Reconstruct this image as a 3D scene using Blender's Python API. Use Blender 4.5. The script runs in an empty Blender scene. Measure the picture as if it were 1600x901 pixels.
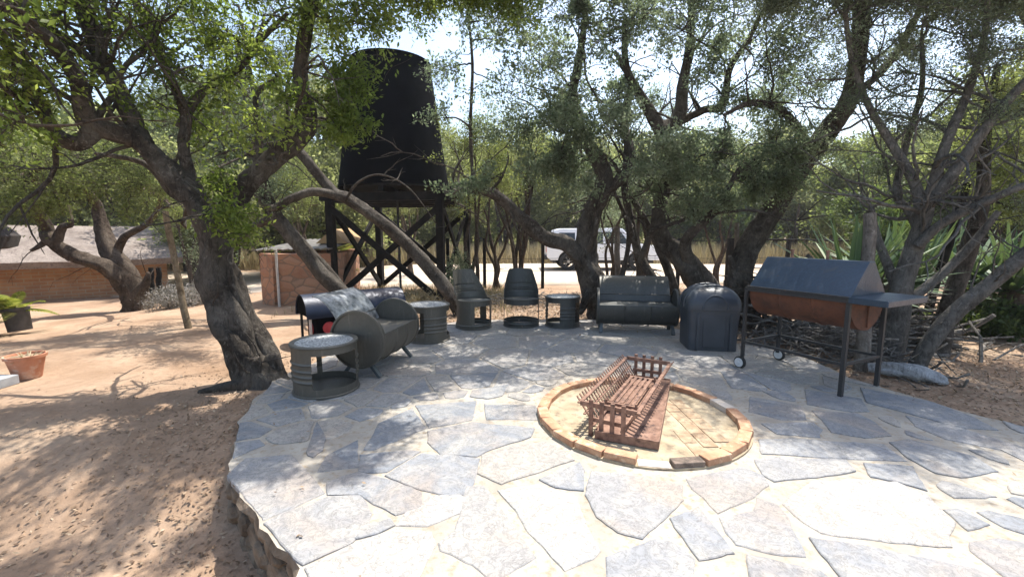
import bpy, bmesh, math, random
import numpy as np
from mathutils import Vector, Matrix, noise as mnoise
PI = math.pi; R = math.radians
random.seed(7); rng = np.random.default_rng(11)
sc = bpy.context.scene
COL = sc.collection

# ---------------------------------------------------------------- camera, sky, sun, exposure
CH, CF, HOR = 1.5, 680.0, 365.0
PITCH = math.atan((450.5 - HOR) / CF)
cam_d = bpy.data.cameras.new('camera'); cam = bpy.data.objects.new('camera', cam_d); COL.objects.link(cam)
cam_d.sensor_width = 36; cam_d.lens = 36 * CF / 1600; cam_d.clip_end = 2000; cam_d.clip_start = 0.05
cam.location = (0, 0, CH); cam.rotation_euler = (PI/2 - PITCH, 0, 0)
sc.camera = cam
SUN_EL = R(67); SUN_H = Vector((0.6, 0.8)).normalized()
world = bpy.data.worlds.new('World'); sc.world = world; world.use_nodes = True
wn = world.node_tree; bg = wn.nodes['Background']
sky = wn.nodes.new('ShaderNodeTexSky'); sky.sky_type = 'NISHITA'; sky.sun_disc = False
sky.sun_elevation = SUN_EL; sky.sun_rotation = math.atan2(SUN_H.x, SUN_H.y)
sky.air_density = 1.2; sky.dust_density = 2.6; sky.ozone_density = 1.0
wn.links.new(sky.outputs[0], bg.inputs[0]); bg.inputs[1].default_value = 0.145
sun_d = bpy.data.lights.new('sun', 'SUN'); sun_d.energy = 3.9; sun_d.angle = R(0.5); sun_d.color = (1, .955, .88)
sun = bpy.data.objects.new('sun', sun_d); COL.objects.link(sun)
sdir = Vector((SUN_H.x*math.cos(SUN_EL), SUN_H.y*math.cos(SUN_EL), math.sin(SUN_EL)))
sun.rotation_euler = sdir.to_track_quat('Z', 'Y').to_euler(); sun.location = sdir*50
sc.view_settings.view_transform = 'Standard'; sc.view_settings.look = 'None'
sc.view_settings.exposure = 1.15; sc.view_settings.gamma = 1
sc.cycles.max_bounces = 6; sc.cycles.transparent_max_bounces = 4; sc.cycles.diffuse_bounces = 4

# ---------------------------------------------------------------- a point of the place from where it is seen
def ray(px, py):
    r = (px-800)/CF; u = (450.5-py)/CF
    return Vector((r, math.cos(PITCH)+u*math.sin(PITCH), -math.sin(PITCH)+u*math.cos(PITCH)))
def U(px, py, h=0.0):
    d = ray(px, py); t = (h-CH)/d.z
    return Vector((d.x*t, d.y*t, h))
def W(px, py, Y):
    d = ray(px, py); t = Y/d.y
    return Vector((d.x*t, Y, CH+d.z*t))

def sstep(a, b, x):
    t = min(1, max(0, (x-a)/(b-a))); return t*t*(3-2*t)
def gz(x, y):
    left = sstep(-.2, -1.6, x)
    z = -0.07 - left*(.30*sstep(3.3, 2.2, y))
    z -= .33*sstep(-4.5, -11, x)*sstep(3, 8, y)
    z -= .07*sstep(4, 6, x)*sstep(9, 6, y)
    return z

# ---------------------------------------------------------------- mesh helpers
class MB:
    def __init__(s): s.v = []; s.f = []; s.sm = []
    def add(s, vs, fs, smooth=False, M=None):
        o = len(s.v)
        if M is not None: vs = [M @ Vector(v) for v in vs]
        s.v.extend([tuple(v) for v in vs]); s.f.extend([tuple(i+o for i in f) for f in fs]); s.sm.extend([smooth]*len(fs))
    def box(s, c, d, rot=None, M=None):
        x, y, z = [k/2 for k in d]
        vs = [Vector(p) for p in ((-x,-y,-z),(x,-y,-z),(x,y,-z),(-x,y,-z),(-x,-y,z),(x,-y,z),(x,y,z),(-x,y,z))]
        if rot is not None: vs = [rot @ v for v in vs]
        vs = [v+Vector(c) for v in vs]
        s.add(vs, [(0,3,2,1),(4,5,6,7),(0,1,5,4),(1,2,6,5),(2,3,7,6),(3,0,4,7)], False, M)
    def bar(s, a, b, w, h=None, M=None, up=(0,0,1)):
        a = Vector(a); b = Vector(b); d = b-a; L = d.length; h = h or w
        z = d.normalized(); upv = Vector(up)
        if abs(z.dot(upv)) > .98: upv = Vector((1,0,0))
        x = upv.cross(z).normalized(); y = z.cross(x)
        rot = Matrix((x, y, z)).transposed()
        s.box((a+b)/2, (w, h, L), rot, M)
    def tube(s, pts, rad, n=8, M=None, gn=0.0, seed=0, caps=True, smooth=True):
        pts = [Vector(p) for p in pts]; m = len(pts)
        if not hasattr(rad, '__len__'): rad = [rad]*m
        vs = []; T = (pts[1]-pts[0]).normalized()
        X = T.orthogonal().normalized(); s_ = 0
        for i in range(m):
            t = (pts[min(i+1, m-1)]-pts[max(i-1, 0)])
            if t.length > 1e-9: t.normalize()
            else: t = T
            X = (X - t*X.dot(t)).normalized(); Y = t.cross(X); T = t
            if i: s_ += (pts[i]-pts[i-1]).length
            for k in range(n):
                a = 2*PI*k/n; r = rad[i]
                if gn:
                    r *= 1 + gn*(.55*math.sin(3*a+s_*2.3+seed)+.35*math.sin(5*a-s_*3.1+seed*2)) + gn*1.3*mnoise.noise(Vector((math.cos(a)*1.6+seed, math.sin(a)*1.6, s_*3.2))) + gn*.9*mnoise.noise(Vector((math.cos(a)*3.2, math.sin(a)*3.2+seed, s_*8)))
                vs.append(pts[i]+X*(math.cos(a)*r)+Y*(math.sin(a)*r))
        fs = [(i*n+k, i*n+(k+1)%n, (i+1)*n+(k+1)%n, (i+1)*n+k) for i in range(m-1) for k in range(n)]
        s.add(vs, fs, smooth, M)
        if caps:
            o = len(s.v)-len(vs)
            s.f.append(tuple(o+k for k in range(n))[::-1]); s.sm.append(False)
            s.f.append(tuple(o+(m-1)*n+k for k in range(n))); s.sm.append(False)
    def lathe(s, prof, n=32, M=None, smooth=True):
        vs = []; fs = []
        for r, z in prof:
            for k in range(n): vs.append((r*math.cos(2*PI*k/n), r*math.sin(2*PI*k/n), z))
        for i in range(len(prof)-1):
            for k in range(n): fs.append((i*n+k, i*n+(k+1)%n, (i+1)*n+(k+1)%n, (i+1)*n+k))
        s.add(vs, fs, smooth, M)
    def disc(s, r, z0, z1, n=40, M=None, wob=0):
        vs = []
        for z in (z0, z1):
            for k in range(n): vs.append((r*math.cos(2*PI*k/n), r*math.sin(2*PI*k/n), z))
        s.add(vs, [tuple(range(n))[::-1], tuple(range(n, 2*n))]+[(k, (k+1)%n, n+(k+1)%n, n+k) for k in range(n)], False, M)
    def prism(s, poly, z0, z1, M=None):
        n = len(poly)
        vs = [(p[0], p[1], z0) for p in poly]+[(p[0], p[1], z1) for p in poly]
        s.add(vs, [tuple(range(n))[::-1], tuple(range(n, 2*n))]+[(k, (k+1)%n, n+(k+1)%n, n+k) for k in range(n)], False, M)
    def shell(s, mask, zs, rf, th=.006, n=64, M=None):
        """cylinder wall (axis z) with openings: mask(theta, z) keeps a cell"""
        m = len(zs); keep = [[mask(2*PI*(k+.5)/n, (zs[i]+zs[i+1])/2) for k in range(n)] for i in range(m-1)]
        idx = {}; vs = []; fs = []
        def vid(i, k, inn):
            k %= n; key = (i, k, inn)
            if key not in idx:
                r = rf(zs[i]) - (th if inn else 0); a = 2*PI*k/n
                idx[key] = len(vs); vs.append((r*math.cos(a), r*math.sin(a), zs[i]))
            return idx[key]
        for i in range(m-1):
            for k in range(n):
                if not keep[i][k]: continue
                fs.append((vid(i,k,0), vid(i,k+1,0), vid(i+1,k+1,0), vid(i+1,k,0)))
                fs.append((vid(i,k,1), vid(i+1,k,1), vid(i+1,k+1,1), vid(i,k+1,1)))
                if i == 0 or not keep[i-1][k]: fs.append((vid(i,k,0), vid(i,k,1), vid(i,k+1,1), vid(i,k+1,0)))
                if i == m-2 or not keep[i+1][k]: fs.append((vid(i+1,k,0), vid(i+1,k+1,0), vid(i+1,k+1,1), vid(i+1,k,1)))
                if not keep[i][k-1]: fs.append((vid(i,k,0), vid(i+1,k,0), vid(i+1,k,1), vid(i,k,1)))
                if not keep[i][(k+1)%n]: fs.append((vid(i,k+1,0), vid(i,k+1,1), vid(i+1,k+1,1), vid(i+1,k+1,0)))
        s.add(vs, fs, True, M)
    def sheet(s, grid, th=0.004, smooth=True, M=None):
        """grid of points (rows), given thickness along its normal"""
        m = len(grid); n = len(grid[0]); g = [[Vector(p) for p in r] for r in grid]
        vs = []; 
        nor = [[None]*n for _ in range(m)]
        for i in range(m):
            for j in range(n):
                a = g[min(i+1,m-1)][j]-g[max(i-1,0)][j]; b = g[i][min(j+1,n-1)]-g[i][max(j-1,0)]
                nn = a.cross(b); nor[i][j] = nn.normalized() if nn.length > 1e-12 else Vector((0,0,1))
        for q in (0, 1):
            for i in range(m):
                for j in range(n): vs.append(g[i][j]-nor[i][j]*(th*q))
        fs = []; o = m*n
        for i in range(m-1):
            for j in range(n-1):
                fs.append((i*n+j, (i+1)*n+j, (i+1)*n+j+1, i*n+j+1)); fs.append((o+i*n+j, o+i*n+j+1, o+(i+1)*n+j+1, o+(i+1)*n+j))
        for i in range(m-1):
            fs.append((i*n, o+i*n, o+(i+1)*n, (i+1)*n)); fs.append((i*n+n-1, (i+1)*n+n-1, o+(i+1)*n+n-1, o+i*n+n-1))
        for j in range(n-1):
            fs.append((j, j+1, o+j+1, o+j)); k = (m-1)*n+j; fs.append((k, o+k, o+k+1, k+1))
        s.add(vs, fs, smooth, M)
    def build(s, name, mat, parent=None, bevel=0, auto=True, loc=None):
        me = bpy.data.meshes.new(name); me.from_pydata(s.v, [], s.f)
        me.polygons.foreach_set('use_smooth', s.sm)
        if mat: me.materials.append(mat)
        if auto and any(s.sm):
            try: me.set_sharp_from_angle(angle=R(38))
            except Exception: pass
        me.update()
        o = bpy.data.objects.new(name, me); COL.objects.link(o)
        if parent: o.parent = parent
        if loc is not None: o.location = loc
        if bevel:
            b = o.modifiers.new('bevel', 'BEVEL'); b.width = bevel; b.segments = 2; b.limit_method = 'ANGLE'; b.angle_limit = R(40)
        return o

def tag(o, label=None, cat=None, group=None, kind=None):
    if label: o['label'] = label
    if cat: o['category'] = cat
    if group: o['group'] = group
    if kind: o['kind'] = kind
    return o
def thing(name, label, cat, loc=(0,0,0), rz=0, group=None):
    o = bpy.data.objects.new(name, None); COL.objects.link(o); o.empty_display_size = .1
    o.location = loc; o.rotation_euler = (0, 0, rz); return tag(o, label, cat, group)
def copy_tree(o, parent=None):
    c = o.copy(); COL.objects.link(c); c.parent = parent
    for ch in [x for x in list(COL.objects) if x.parent == o]: copy_tree(ch, c)
    return c
def quads(name, P, mat, parent=None, tone=None, quad=4):
    """P: (n*4,3) array of quads"""
    n = len(P)//quad
    me = bpy.data.meshes.new(name); me.vertices.add(len(P)); me.vertices.foreach_set('co', P.astype(np.float32).ravel())
    me.loops.add(n*quad); me.loops.foreach_set('vertex_index', np.arange(n*quad, dtype=np.int32))
    me.polygons.add(n); me.polygons.foreach_set('loop_start', np.arange(0, n*quad, quad, dtype=np.int32))
    try: me.polygons.foreach_set('loop_total', np.full(n, quad, dtype=np.int32))
    except Exception: pass
    me.materials.append(mat)
    if tone is not None:
        a = me.attributes.new('tone', 'FLOAT', 'FACE'); a.data.foreach_set('value', tone.astype(np.float32))
    me.update(calc_edges=True)
    o = bpy.data.objects.new(name, me); COL.objects.link(o)
    if parent: o.parent = parent
    return o

# ---------------------------------------------------------------- materials
def newmat(name):
    m = bpy.data.materials.new(name); m.use_nodes = True
    nt = m.node_tree; p = nt.nodes['Principled BSDF']; return m, nt, p
def N(nt, t, **kw):
    n = nt.nodes.new(t)
    for k, v in kw.items():
        if k.startswith('i_'): n.inputs[k[2:].replace('_', ' ')].default_value = v
        else: setattr(n, k, v)
    return n
def coords(nt, obj=True):
    tc = N(nt, 'ShaderNodeTexCoord'); return tc.outputs['Object']
def noisen(nt, vec, scale, detail=5, rough=.6, dist=0):
    n = N(nt, 'ShaderNodeTexNoise'); n.inputs['Scale'].default_value = scale; n.inputs['Detail'].default_value = detail
    n.inputs['Roughness'].default_value = rough; n.inputs['Distortion'].default_value = dist
    if vec is not None: nt.links.new(vec, n.inputs['Vector'])
    return n.outputs['Fac']
def ramp(nt, fac, stops):
    r = N(nt, 'ShaderNodeValToRGB'); e = r.color_ramp.elements
    while len(e) < len(stops): e.new(.5)
    for k, (p, c) in enumerate(stops): e[k].position = p; e[k].color = (*c, 1) if len(c) == 3 else c
    nt.links.new(fac, r.inputs[0]); return r.outputs[0]
def mix(nt, fac, a, b, mode='MIX'):
    m = N(nt, 'ShaderNodeMix', data_type='RGBA', blend_type=mode)
    for v, s in ((fac, m.inputs[0]), (a, m.inputs[6]), (b, m.inputs[7])):
        if isinstance(v, (int, float)): s.default_value = v
        elif isinstance(v, tuple): s.default_value = (*v, 1)
        else: nt.links.new(v, s)
    return m.outputs[2]
def bump(nt, p, h, strength=.5, dist=.01, prev=None):
    b = N(nt, 'ShaderNodeBump'); b.inputs['Strength'].default_value = strength; b.inputs['Distance'].default_value = dist
    nt.links.new(h, b.inputs['Height'])
    if prev: nt.links.new(prev, b.inputs['Normal'])
    nt.links.new(b.outputs[0], p.inputs['Normal']); return b.outputs[0]
def smat(name, c1, c2, scale=6, rough=.7, metal=0, bs=.3, bd=.004, bscale=None, stops=(.35, .65), spec=.5, c3=None, s3=30):
    m, nt, p = newmat(name); v = coords(nt)
    f = noisen(nt, v, scale)
    col = ramp(nt, f, [(stops[0], c1), (stops[1], c2)])
    if c3:
        g = ramp(nt, noisen(nt, v, s3, 4, .7), [(.52, (0,0,0)), (.68, (1,1,1))]); col = mix(nt, g, col, c3)
    nt.links.new(col, p.inputs['Base Color']); p.inputs['Roughness'].default_value = rough; p.inputs['Metallic'].default_value = metal
    p.inputs['Specular IOR Level'].default_value = spec
    if bs: bump(nt, p, noisen(nt, v, bscale or scale*4, 6, .65), bs, bd)
    return m

def bark(name, c1, c2, c3, sc_=7):
    m, nt, p = newmat(name); v = coords(nt)
    f = noisen(nt, v, sc_, 6, .7, 1.2); f2 = noisen(nt, v, sc_*.35, 3)
    col = ramp(nt, f, [(.34, c1), (.55, c2), (.72, c3)])
    col = mix(nt, ramp(nt, f2, [(.4, (0,0,0)), (.7, (.6,.6,.6))]), col, c3)
    mp = N(nt, 'ShaderNodeMapping'); mp.inputs['Scale'].default_value = (1, 1, .28); nt.links.new(v, mp.inputs[0])
    cr = noisen(nt, mp.outputs[0], sc_*5, 7, .75, .9)
    li = ramp(nt, noisen(nt, v, sc_*2.1, 6, .75, .5), [(.58, (0,0,0)), (.66, (.75,.75,.75))])
    col = mix(nt, li, col, tuple(k*1.25 for k in c3))
    nt.links.new(mix(nt, .75, col, ramp(nt, cr, [(.36, (.3,.3,.3)), (.52, (1,1,1))]), 'MULTIPLY'), p.inputs['Base Color']); p.inputs['Roughness'].default_value = .95
    p.inputs['Specular IOR Level'].default_value = .2
    b1 = bump(nt, p, f, .9, .03); bump(nt, p, cr, .9, .025, b1)
    return m
BARK = bark('dark_bark', (.026,.021,.017), (.07,.058,.047), (.175,.158,.135))
BARKG = bark('grey_bark', (.06,.055,.048), (.13,.12,.105), (.22,.21,.19), 6)
BARKB = bark('brown_bark', (.03,.023,.017), (.085,.062,.045), (.16,.13,.1), 8)
DEADW = bark('dead_wood', (.08,.07,.06), (.2,.18,.155), (.36,.34,.31), 9)

def leafmat(name, dark, mid, light, trans=.35, tint=(.16,.19,.02)):
    m, nt, p = newmat(name)
    a = N(nt, 'ShaderNodeAttribute', attribute_name='tone')
    col = ramp(nt, a.outputs['Fac'], [(.0, dark), (.5, mid), (1, light)])
    nt.links.new(col, p.inputs['Base Color']); p.inputs['Roughness'].default_value = .55; p.inputs['Specular IOR Level'].default_value = .35
    t = N(nt, 'ShaderNodeBsdfTranslucent'); nt.links.new(mix(nt, .5, col, tint, 'ADD'), t.inputs[0])
    ms = N(nt, 'ShaderNodeMixShader'); ms.inputs[0].default_value = trans
    nt.links.new(p.outputs[0], ms.inputs[1]); nt.links.new(t.outputs[0], ms.inputs[2])
    nt.links.new(ms.outputs[0], nt.nodes['Material Output'].inputs[0]); return m
LEAF_G = leafmat('fresh_leaf', (.06,.1,.02), (.14,.2,.04), (.3,.36,.08), .64)
LEAF_O = leafmat('olive_leaf', (.08,.11,.065), (.165,.205,.12), (.31,.35,.24), .6, (.12,.16,.06))
LEAF_F = leafmat('feathery_leaf', (.08,.105,.06), (.155,.19,.11), (.29,.33,.22), .6, (.12,.15,.06))
LEAF_B = leafmat('bush_leaf', (.08,.105,.035), (.16,.19,.065), (.26,.29,.12), .64)
LEAF_P = leafmat('pale_bush_leaf', (.13,.145,.065), (.22,.235,.11), (.33,.335,.18), .66)
LEAF_D = leafmat('dark_bush_leaf', (.03,.055,.02), (.065,.105,.035), (.13,.18,.06), .45)
LITTER = leafmat('dead_leaves', (.11,.065,.04), (.24,.16,.1), (.42,.32,.22), .1)
DRYG = leafmat('dry_grass_blades', (.16,.12,.065), (.3,.24,.14), (.45,.38,.25), .2)
AGAVE = leafmat('agave_leaf', (.045,.09,.04), (.085,.15,.065), (.22,.29,.14), .2)
PALM = leafmat('palm_frond', (.1,.13,.02), (.22,.25,.04), (.36,.36,.1), .4)

def earth():
    m, nt, p = newmat('sandy_earth'); v = coords(nt)
    f = noisen(nt, v, 1.1, 8, .62, .4); g = noisen(nt, v, 14, 6, .7); h = noisen(nt, v, 70, 4, .7)
    col = ramp(nt, f, [(.3, (.24,.155,.098)), (.5, (.335,.232,.158)), (.7, (.41,.305,.215))])
    col = mix(nt, ramp(nt, g, [(.45, (0,0,0)), (.7, (.6,.6,.6))]), col, (.22,.15,.1))
    col = mix(nt, ramp(nt, h, [(.6, (0,0,0)), (.72, (.7,.7,.7))]), col, (.12,.09,.065))
    nt.links.new(col, p.inputs['Base Color']); p.inputs['Roughness'].default_value = 1; p.inputs['Specular IOR Level'].default_value = .1
    b1 = bump(nt, p, g, .55, .022); bump(nt, p, h, .35, .006, b1); return m
EARTH = earth()
ROADM = smat('pale_road_sand', (.42,.34,.25), (.55,.46,.36), 3, .95, 0, .3, .02, 20)
def flag():
    m, nt, p = newmat('slate_flagstone'); v = coords(nt)
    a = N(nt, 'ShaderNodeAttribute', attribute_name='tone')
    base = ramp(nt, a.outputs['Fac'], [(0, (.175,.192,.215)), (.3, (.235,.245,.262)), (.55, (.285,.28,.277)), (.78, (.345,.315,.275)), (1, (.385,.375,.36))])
    f = noisen(nt, v, 3.2, 8, .68, 1.6); g = noisen(nt, v, 13, 7, .72, 2.2)
    c = mix(nt, ramp(nt, f, [(.42, (0,0,0)), (.66, (.6,.6,.6))]), base, (.42,.39,.34))
    c = mix(nt, ramp(nt, noisen(nt, v, 1.3, 5, .6, .8), [(.5, (0,0,0)), (.66, (.4,.4,.4))]), c, (.36,.27,.19))
    c = mix(nt, ramp(nt, g, [(.5, (0,0,0)), (.56, (.5,.5,.5)), (.62, (0,0,0))]), c, (.11,.112,.115))
    k = noisen(nt, v, 5, 6, .6, 3.0); c = mix(nt, ramp(nt, k, [(.485, (0,0,0)), (.5, (.55,.55,.55)), (.515, (0,0,0))]), c, (.12,.11,.1))
    nt.links.new(c, p.inputs['Base Color']); p.inputs['Roughness'].default_value = .72; p.inputs['Specular IOR Level'].default_value = .35
    b1 = bump(nt, p, f, .5, .03); bump(nt, p, g, .55, .008, b1); return m
FLAG = flag()
MORTAR = smat('cream_mortar', (.31,.275,.23), (.43,.395,.335), 3.5, .95, 0, .6, .012, 35, (.3,.7), .2, (.3,.24,.17), 20)
SLABSIDE = smat('slab_side', (.1,.07,.045), (.26,.2,.14), 7, .95, 0, .9, .04, 14)
BRICK = smat('burnt_orange_brick', (.36,.18,.1), (.5,.3,.18), 9, .9, 0, .6, .006, 60, c3=(.6,.42,.28), s3=14)
BRICKP = smat('pale_brick', (.5,.42,.34), (.62,.56,.48), 9, .9, 0, .6, .006, 60)
BRICKD = smat('sooty_brick', (.09,.07,.055), (.24,.18,.14), 16, .95, 0, .8, .01, 50)
PITFL = smat('pit_floor', (.3,.235,.15), (.42,.35,.245), 5, .95, 0, .6, .01, 30, c3=(.17,.13,.09), s3=7)
PAVER = smat('pit_paving_brick', (.3,.2,.12), (.43,.34,.23), 12, .95, 0, .7, .008, 40, c3=(.2,.15,.1), s3=26)
RUST = smat('rusted_steel', (.16,.085,.058), (.31,.185,.13), 14, .85, .1, .5, .002, 80, c3=(.06,.035,.03), s3=9)
def paint(name, c, rough=.42, wear=(.2,.17,.13), metal=.35, amt=.62, dust=.6):
    m, nt, p = newmat(name); v = coords(nt)
    f = noisen(nt, v, 5, 8, .7, .6); g = noisen(nt, v, 40, 5, .7)
    w = ramp(nt, f, [(amt, (0,0,0)), (amt+.14, (.75,.75,.75))])
    c1 = mix(nt, g, tuple(k*.8 for k in c), tuple(k*1.25 for k in c))
    c1 = mix(nt, w, c1, wear)
    mp = N(nt, 'ShaderNodeMapping'); mp.inputs['Scale'].default_value = (1, 1, .12); nt.links.new(v, mp.inputs[0])
    c1 = mix(nt, ramp(nt, noisen(nt, mp.outputs[0], 26, 5, .7), [(.55, (0,0,0)), (.7, (.55,.55,.55))]), c1, tuple(k*1.9 for k in c))
    c1 = mix(nt, ramp(nt, noisen(nt, v, 17, 7, .78), [(.64, (0,0,0)), (.69, (.85,.85,.85))]), c1, (.12,.06,.035))
    ge = N(nt, 'ShaderNodeNewGeometry'); sp = N(nt, 'ShaderNodeSeparateXYZ'); nt.links.new(ge.outputs['Normal'], sp.inputs[0])
    du = N(nt, 'ShaderNodeMath', operation='MULTIPLY'); nt.links.new(ramp(nt, sp.outputs[2], [(.35, (0,0,0)), (.95, (dust,dust,dust))]), du.inputs[0]); nt.links.new(g, du.inputs[1])
    nt.links.new(mix(nt, du.outputs[0], c1, (.3,.27,.22)), p.inputs['Base Color']); p.inputs['Metallic'].default_value = metal
    rr = N(nt, 'ShaderNodeMapRange'); rr.inputs[3].default_value = rough-.1; rr.inputs[4].default_value = rough+.25; nt.links.new(f, rr.inputs[0]); nt.links.new(rr.outputs[0], p.inputs['Roughness'])
    bump(nt, p, f, .35, .02); return m
DRUM = paint('grey_green_paint', (.1,.094,.078))
DRUMD = paint('dark_drum_paint', (.055,.058,.055))
DRUMB = paint('blue_grey_paint', (.075,.092,.1), .4)
LIDM = paint('blue_black_lid', (.024,.048,.08), .3, (.07,.075,.08), .3, .58, .12)
BBQR = smat('rusted_barrel', (.085,.036,.022), (.16,.062,.033), 6, .8, .15, .4, .003, 50, c3=(.06,.03,.02), s3=5)
DSTEEL = paint('dark_steel', (.035,.036,.038), .5)
BLUECOV = paint('blue_enamel', (.008,.014,.034), .35, (.02,.03,.045), .2, .62, .05)
REFLSTREAK = smat('painted_reflection_streaks', (.09,.1,.105), (.5,.51,.5), 9, .38, .45, .2, .003, 40, (.38,.62))  # light streaks in the colour stand in for reflections on the bench back
BLACK = smat('black_paint', (.002,.0022,.003), (.004,.0045,.006), 3, .95, 0, .1, .004, 20, spec=.04)
BLACKW = smat('blackened_timber', (.006,.006,.006), (.02,.017,.014), 8, .85, 0, .4, .004, 40, spec=.2)
PLAST = smat('dark_grey_plastic', (.028,.036,.048), (.048,.058,.072), 4, .42, 0, .15, .003, 60)
WHITEP = smat('white_wheel', (.55,.56,.56), (.68,.68,.67), 12, .5)
RUBBER = smat('rubber', (.012,.012,.012), (.025,.025,.025), 12, .85)
def mottled():
    m, nt, p = newmat('mottled_table_top'); v = coords(nt)
    f = noisen(nt, v, 55, 4, .8); nt.links.new(ramp(nt, f, [(.42, (.14,.145,.14)), (.5, (.32,.325,.32)), (.58, (.66,.66,.64))]), p.inputs['Base Color'])
    p.inputs['Roughness'].default_value = .5; bump(nt, p, f, .25, .003); return m
TOPM = mottled()
WOODG = bark('weathered_pole', (.1,.085,.07), (.2,.175,.15), (.3,.275,.24), 5)
WOODT = bark('tan_pole', (.12,.085,.05), (.24,.185,.12), (.34,.28,.2), 5)
THATCH = smat('grey_thatch', (.19,.155,.13), (.34,.29,.25), 2.5, 1, 0, 1, .05, 26, (.3,.7), .1, (.14,.11,.1), 18)
THATCH_SHADE = smat('shade_painted_thatch', (.02,.016,.014), (.05,.04,.035), 5, 1, 0, 1, .05, 26)  # shade of the eave painted in as a darker thatch colour
def stonewall():
    m, nt, p = newmat('red_stone_wall'); v = coords(nt)
    mp = N(nt, 'ShaderNodeMapping'); mp.inputs['Scale'].default_value = (1, 1, 1.5); nt.links.new(v, mp.inputs[0])
    vo = N(nt, 'ShaderNodeTexVoronoi'); vo.inputs['Scale'].default_value = 3.2; nt.links.new(mp.outputs[0], vo.inputs['Vector'])
    ve = N(nt, 'ShaderNodeTexVoronoi', feature='DISTANCE_TO_EDGE'); ve.inputs['Scale'].default_value = 3.2; nt.links.new(mp.outputs[0], ve.inputs['Vector'])
    sp = N(nt, 'ShaderNodeSeparateColor'); nt.links.new(vo.outputs['Color'], sp.inputs[0])
    c = ramp(nt, sp.outputs[0], [(0, (.26,.09,.05)), (.4, (.42,.17,.09)), (.75, (.5,.24,.14)), (1, (.34,.2,.14))])
    c = mix(nt, noisen(nt, v, 12, 6), c, (.42,.26,.17)); mort = ramp(nt, ve.outputs['Distance'], [(.02, (1,1,1)), (.07, (0,0,0))])
    nt.links.new(mix(nt, mort, c, (.26,.17,.12)), p.inputs['Base Color']); p.inputs['Roughness'].default_value = .95
    b1 = bump(nt, p, ve.outputs['Distance'], .8, .06); bump(nt, p, noisen(nt, v, 30, 5), .5, .015, b1); return m
STWALL = stonewall()
def brickwall():
    m, nt, p = newmat('brick_wall'); tc = N(nt, 'ShaderNodeTexCoord'); sx = N(nt, 'ShaderNodeSeparateXYZ'); nt.links.new(tc.outputs['Object'], sx.inputs[0])
    cx = N(nt, 'ShaderNodeCombineXYZ'); nt.links.new(sx.outputs[0], cx.inputs[0]); nt.links.new(sx.outputs[2], cx.inputs[1])
    b = N(nt, 'ShaderNodeTexBrick'); nt.links.new(cx.outputs[0], b.inputs['Vector'])
    b.inputs['Color1'].default_value = (.36,.18,.09,1); b.inputs['Color2'].default_value = (.44,.25,.13,1); b.inputs['Mortar'].default_value = (.38,.3,.2,1)
    b.inputs['Scale'].default_value = 1; b.inputs['Brick Width'].default_value = .3; b.inputs['Row Height'].default_value = .1; b.inputs['Mortar Size'].default_value = .012
    c = mix(nt, ramp(nt, noisen(nt, tc.outputs['Object'], 2.5, 7, .7), [(.45, (0,0,0)), (.65, (.6,.6,.6))]), b.outputs['Color'], (.26,.14,.08))
    nt.links.new(c, p.inputs['Base Color']); p.inputs['Roughness'].default_value = .95; bump(nt, p, b.outputs['Fac'], .4, -.01); return m
BWALL = brickwall()
TIN = smat('tin_roofing', (.09,.085,.08), (.2,.185,.165), 4, .5, .4, .1)
TANM = smat('tan_board', (.36,.23,.11), (.5,.34,.18), 5, .9)
TERRA = smat('terracotta', (.4,.16,.085), (.52,.24,.14), 5, .85, 0, .3, .003, 40, c3=(.56,.4,.3), s3=7)
BPOT = smat('black_pot', (.035,.03,.028), (.07,.06,.055), 6, .7)
SOIL = smat('dry_soil', (.2,.13,.08), (.38,.28,.19), 20, 1, 0, .8, .01)
CONC = smat('grey_concrete', (.26,.27,.28), (.36,.37,.38), 10, .9)
CARW = smat('white_car_paint', (.74,.76,.8), (.8,.82,.85), 2, .25, 0, 0)
CARG = smat('car_glass', (.012,.016,.02), (.03,.035,.04), 2, .08, 0, 0)
CARB = smat('car_trim', (.02,.02,.02), (.035,.035,.035), 5, .6, 0, 0)
ALLOY = smat('alloy', (.3,.3,.3), (.42,.42,.42), 5, .35, .7, 0)
REDP = smat('faded_red', (.35,.03,.04), (.5,.06,.07), 8, .5)
WHITEPIPE = smat('white_pipe', (.5,.46,.42), (.62,.58,.55), 8, .6)
LOGM = bark('bleached_log', (.16,.16,.16), (.33,.335,.34), (.5,.51,.52), 5)

# ---------------------------------------------------------------- ground, road
mb = MB(); NA, NR = 260, 190
radii = [0.3*(1.041**k) for k in range(NR)]
vs = []; fs = []
pc = Vector((0, 3.0))
for r in radii:
    for k in range(NA):
        a = 2*PI*k/NA; x = pc.x+r*math.cos(a); y = pc.y+r*math.sin(a)
        z = gz(x, y)
        if r < 60:
            z += .03*(mnoise.noise(Vector((x*.8, y*.8, 0))))+.018*mnoise.noise(Vector((x*3.1, y*3.1, 4)))+.012*mnoise.noise(Vector((x*8, y*8, 2)))
        vs.append((x, y, z))
for i in range(NR-1):
    for k in range(NA): fs.append((i*NA+k, i*NA+(k+1)%NA, (i+1)*NA+(k+1)%NA, (i+1)*NA+k))
fs.append(tuple(range(NA))[::-1])
vs = [(x, y, z) for x, y, z in vs]
mb.add(vs, fs, True); mb.build('ground', EARTH, auto=False)['kind'] = 'structure'
mb = MB(); g = []
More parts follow.
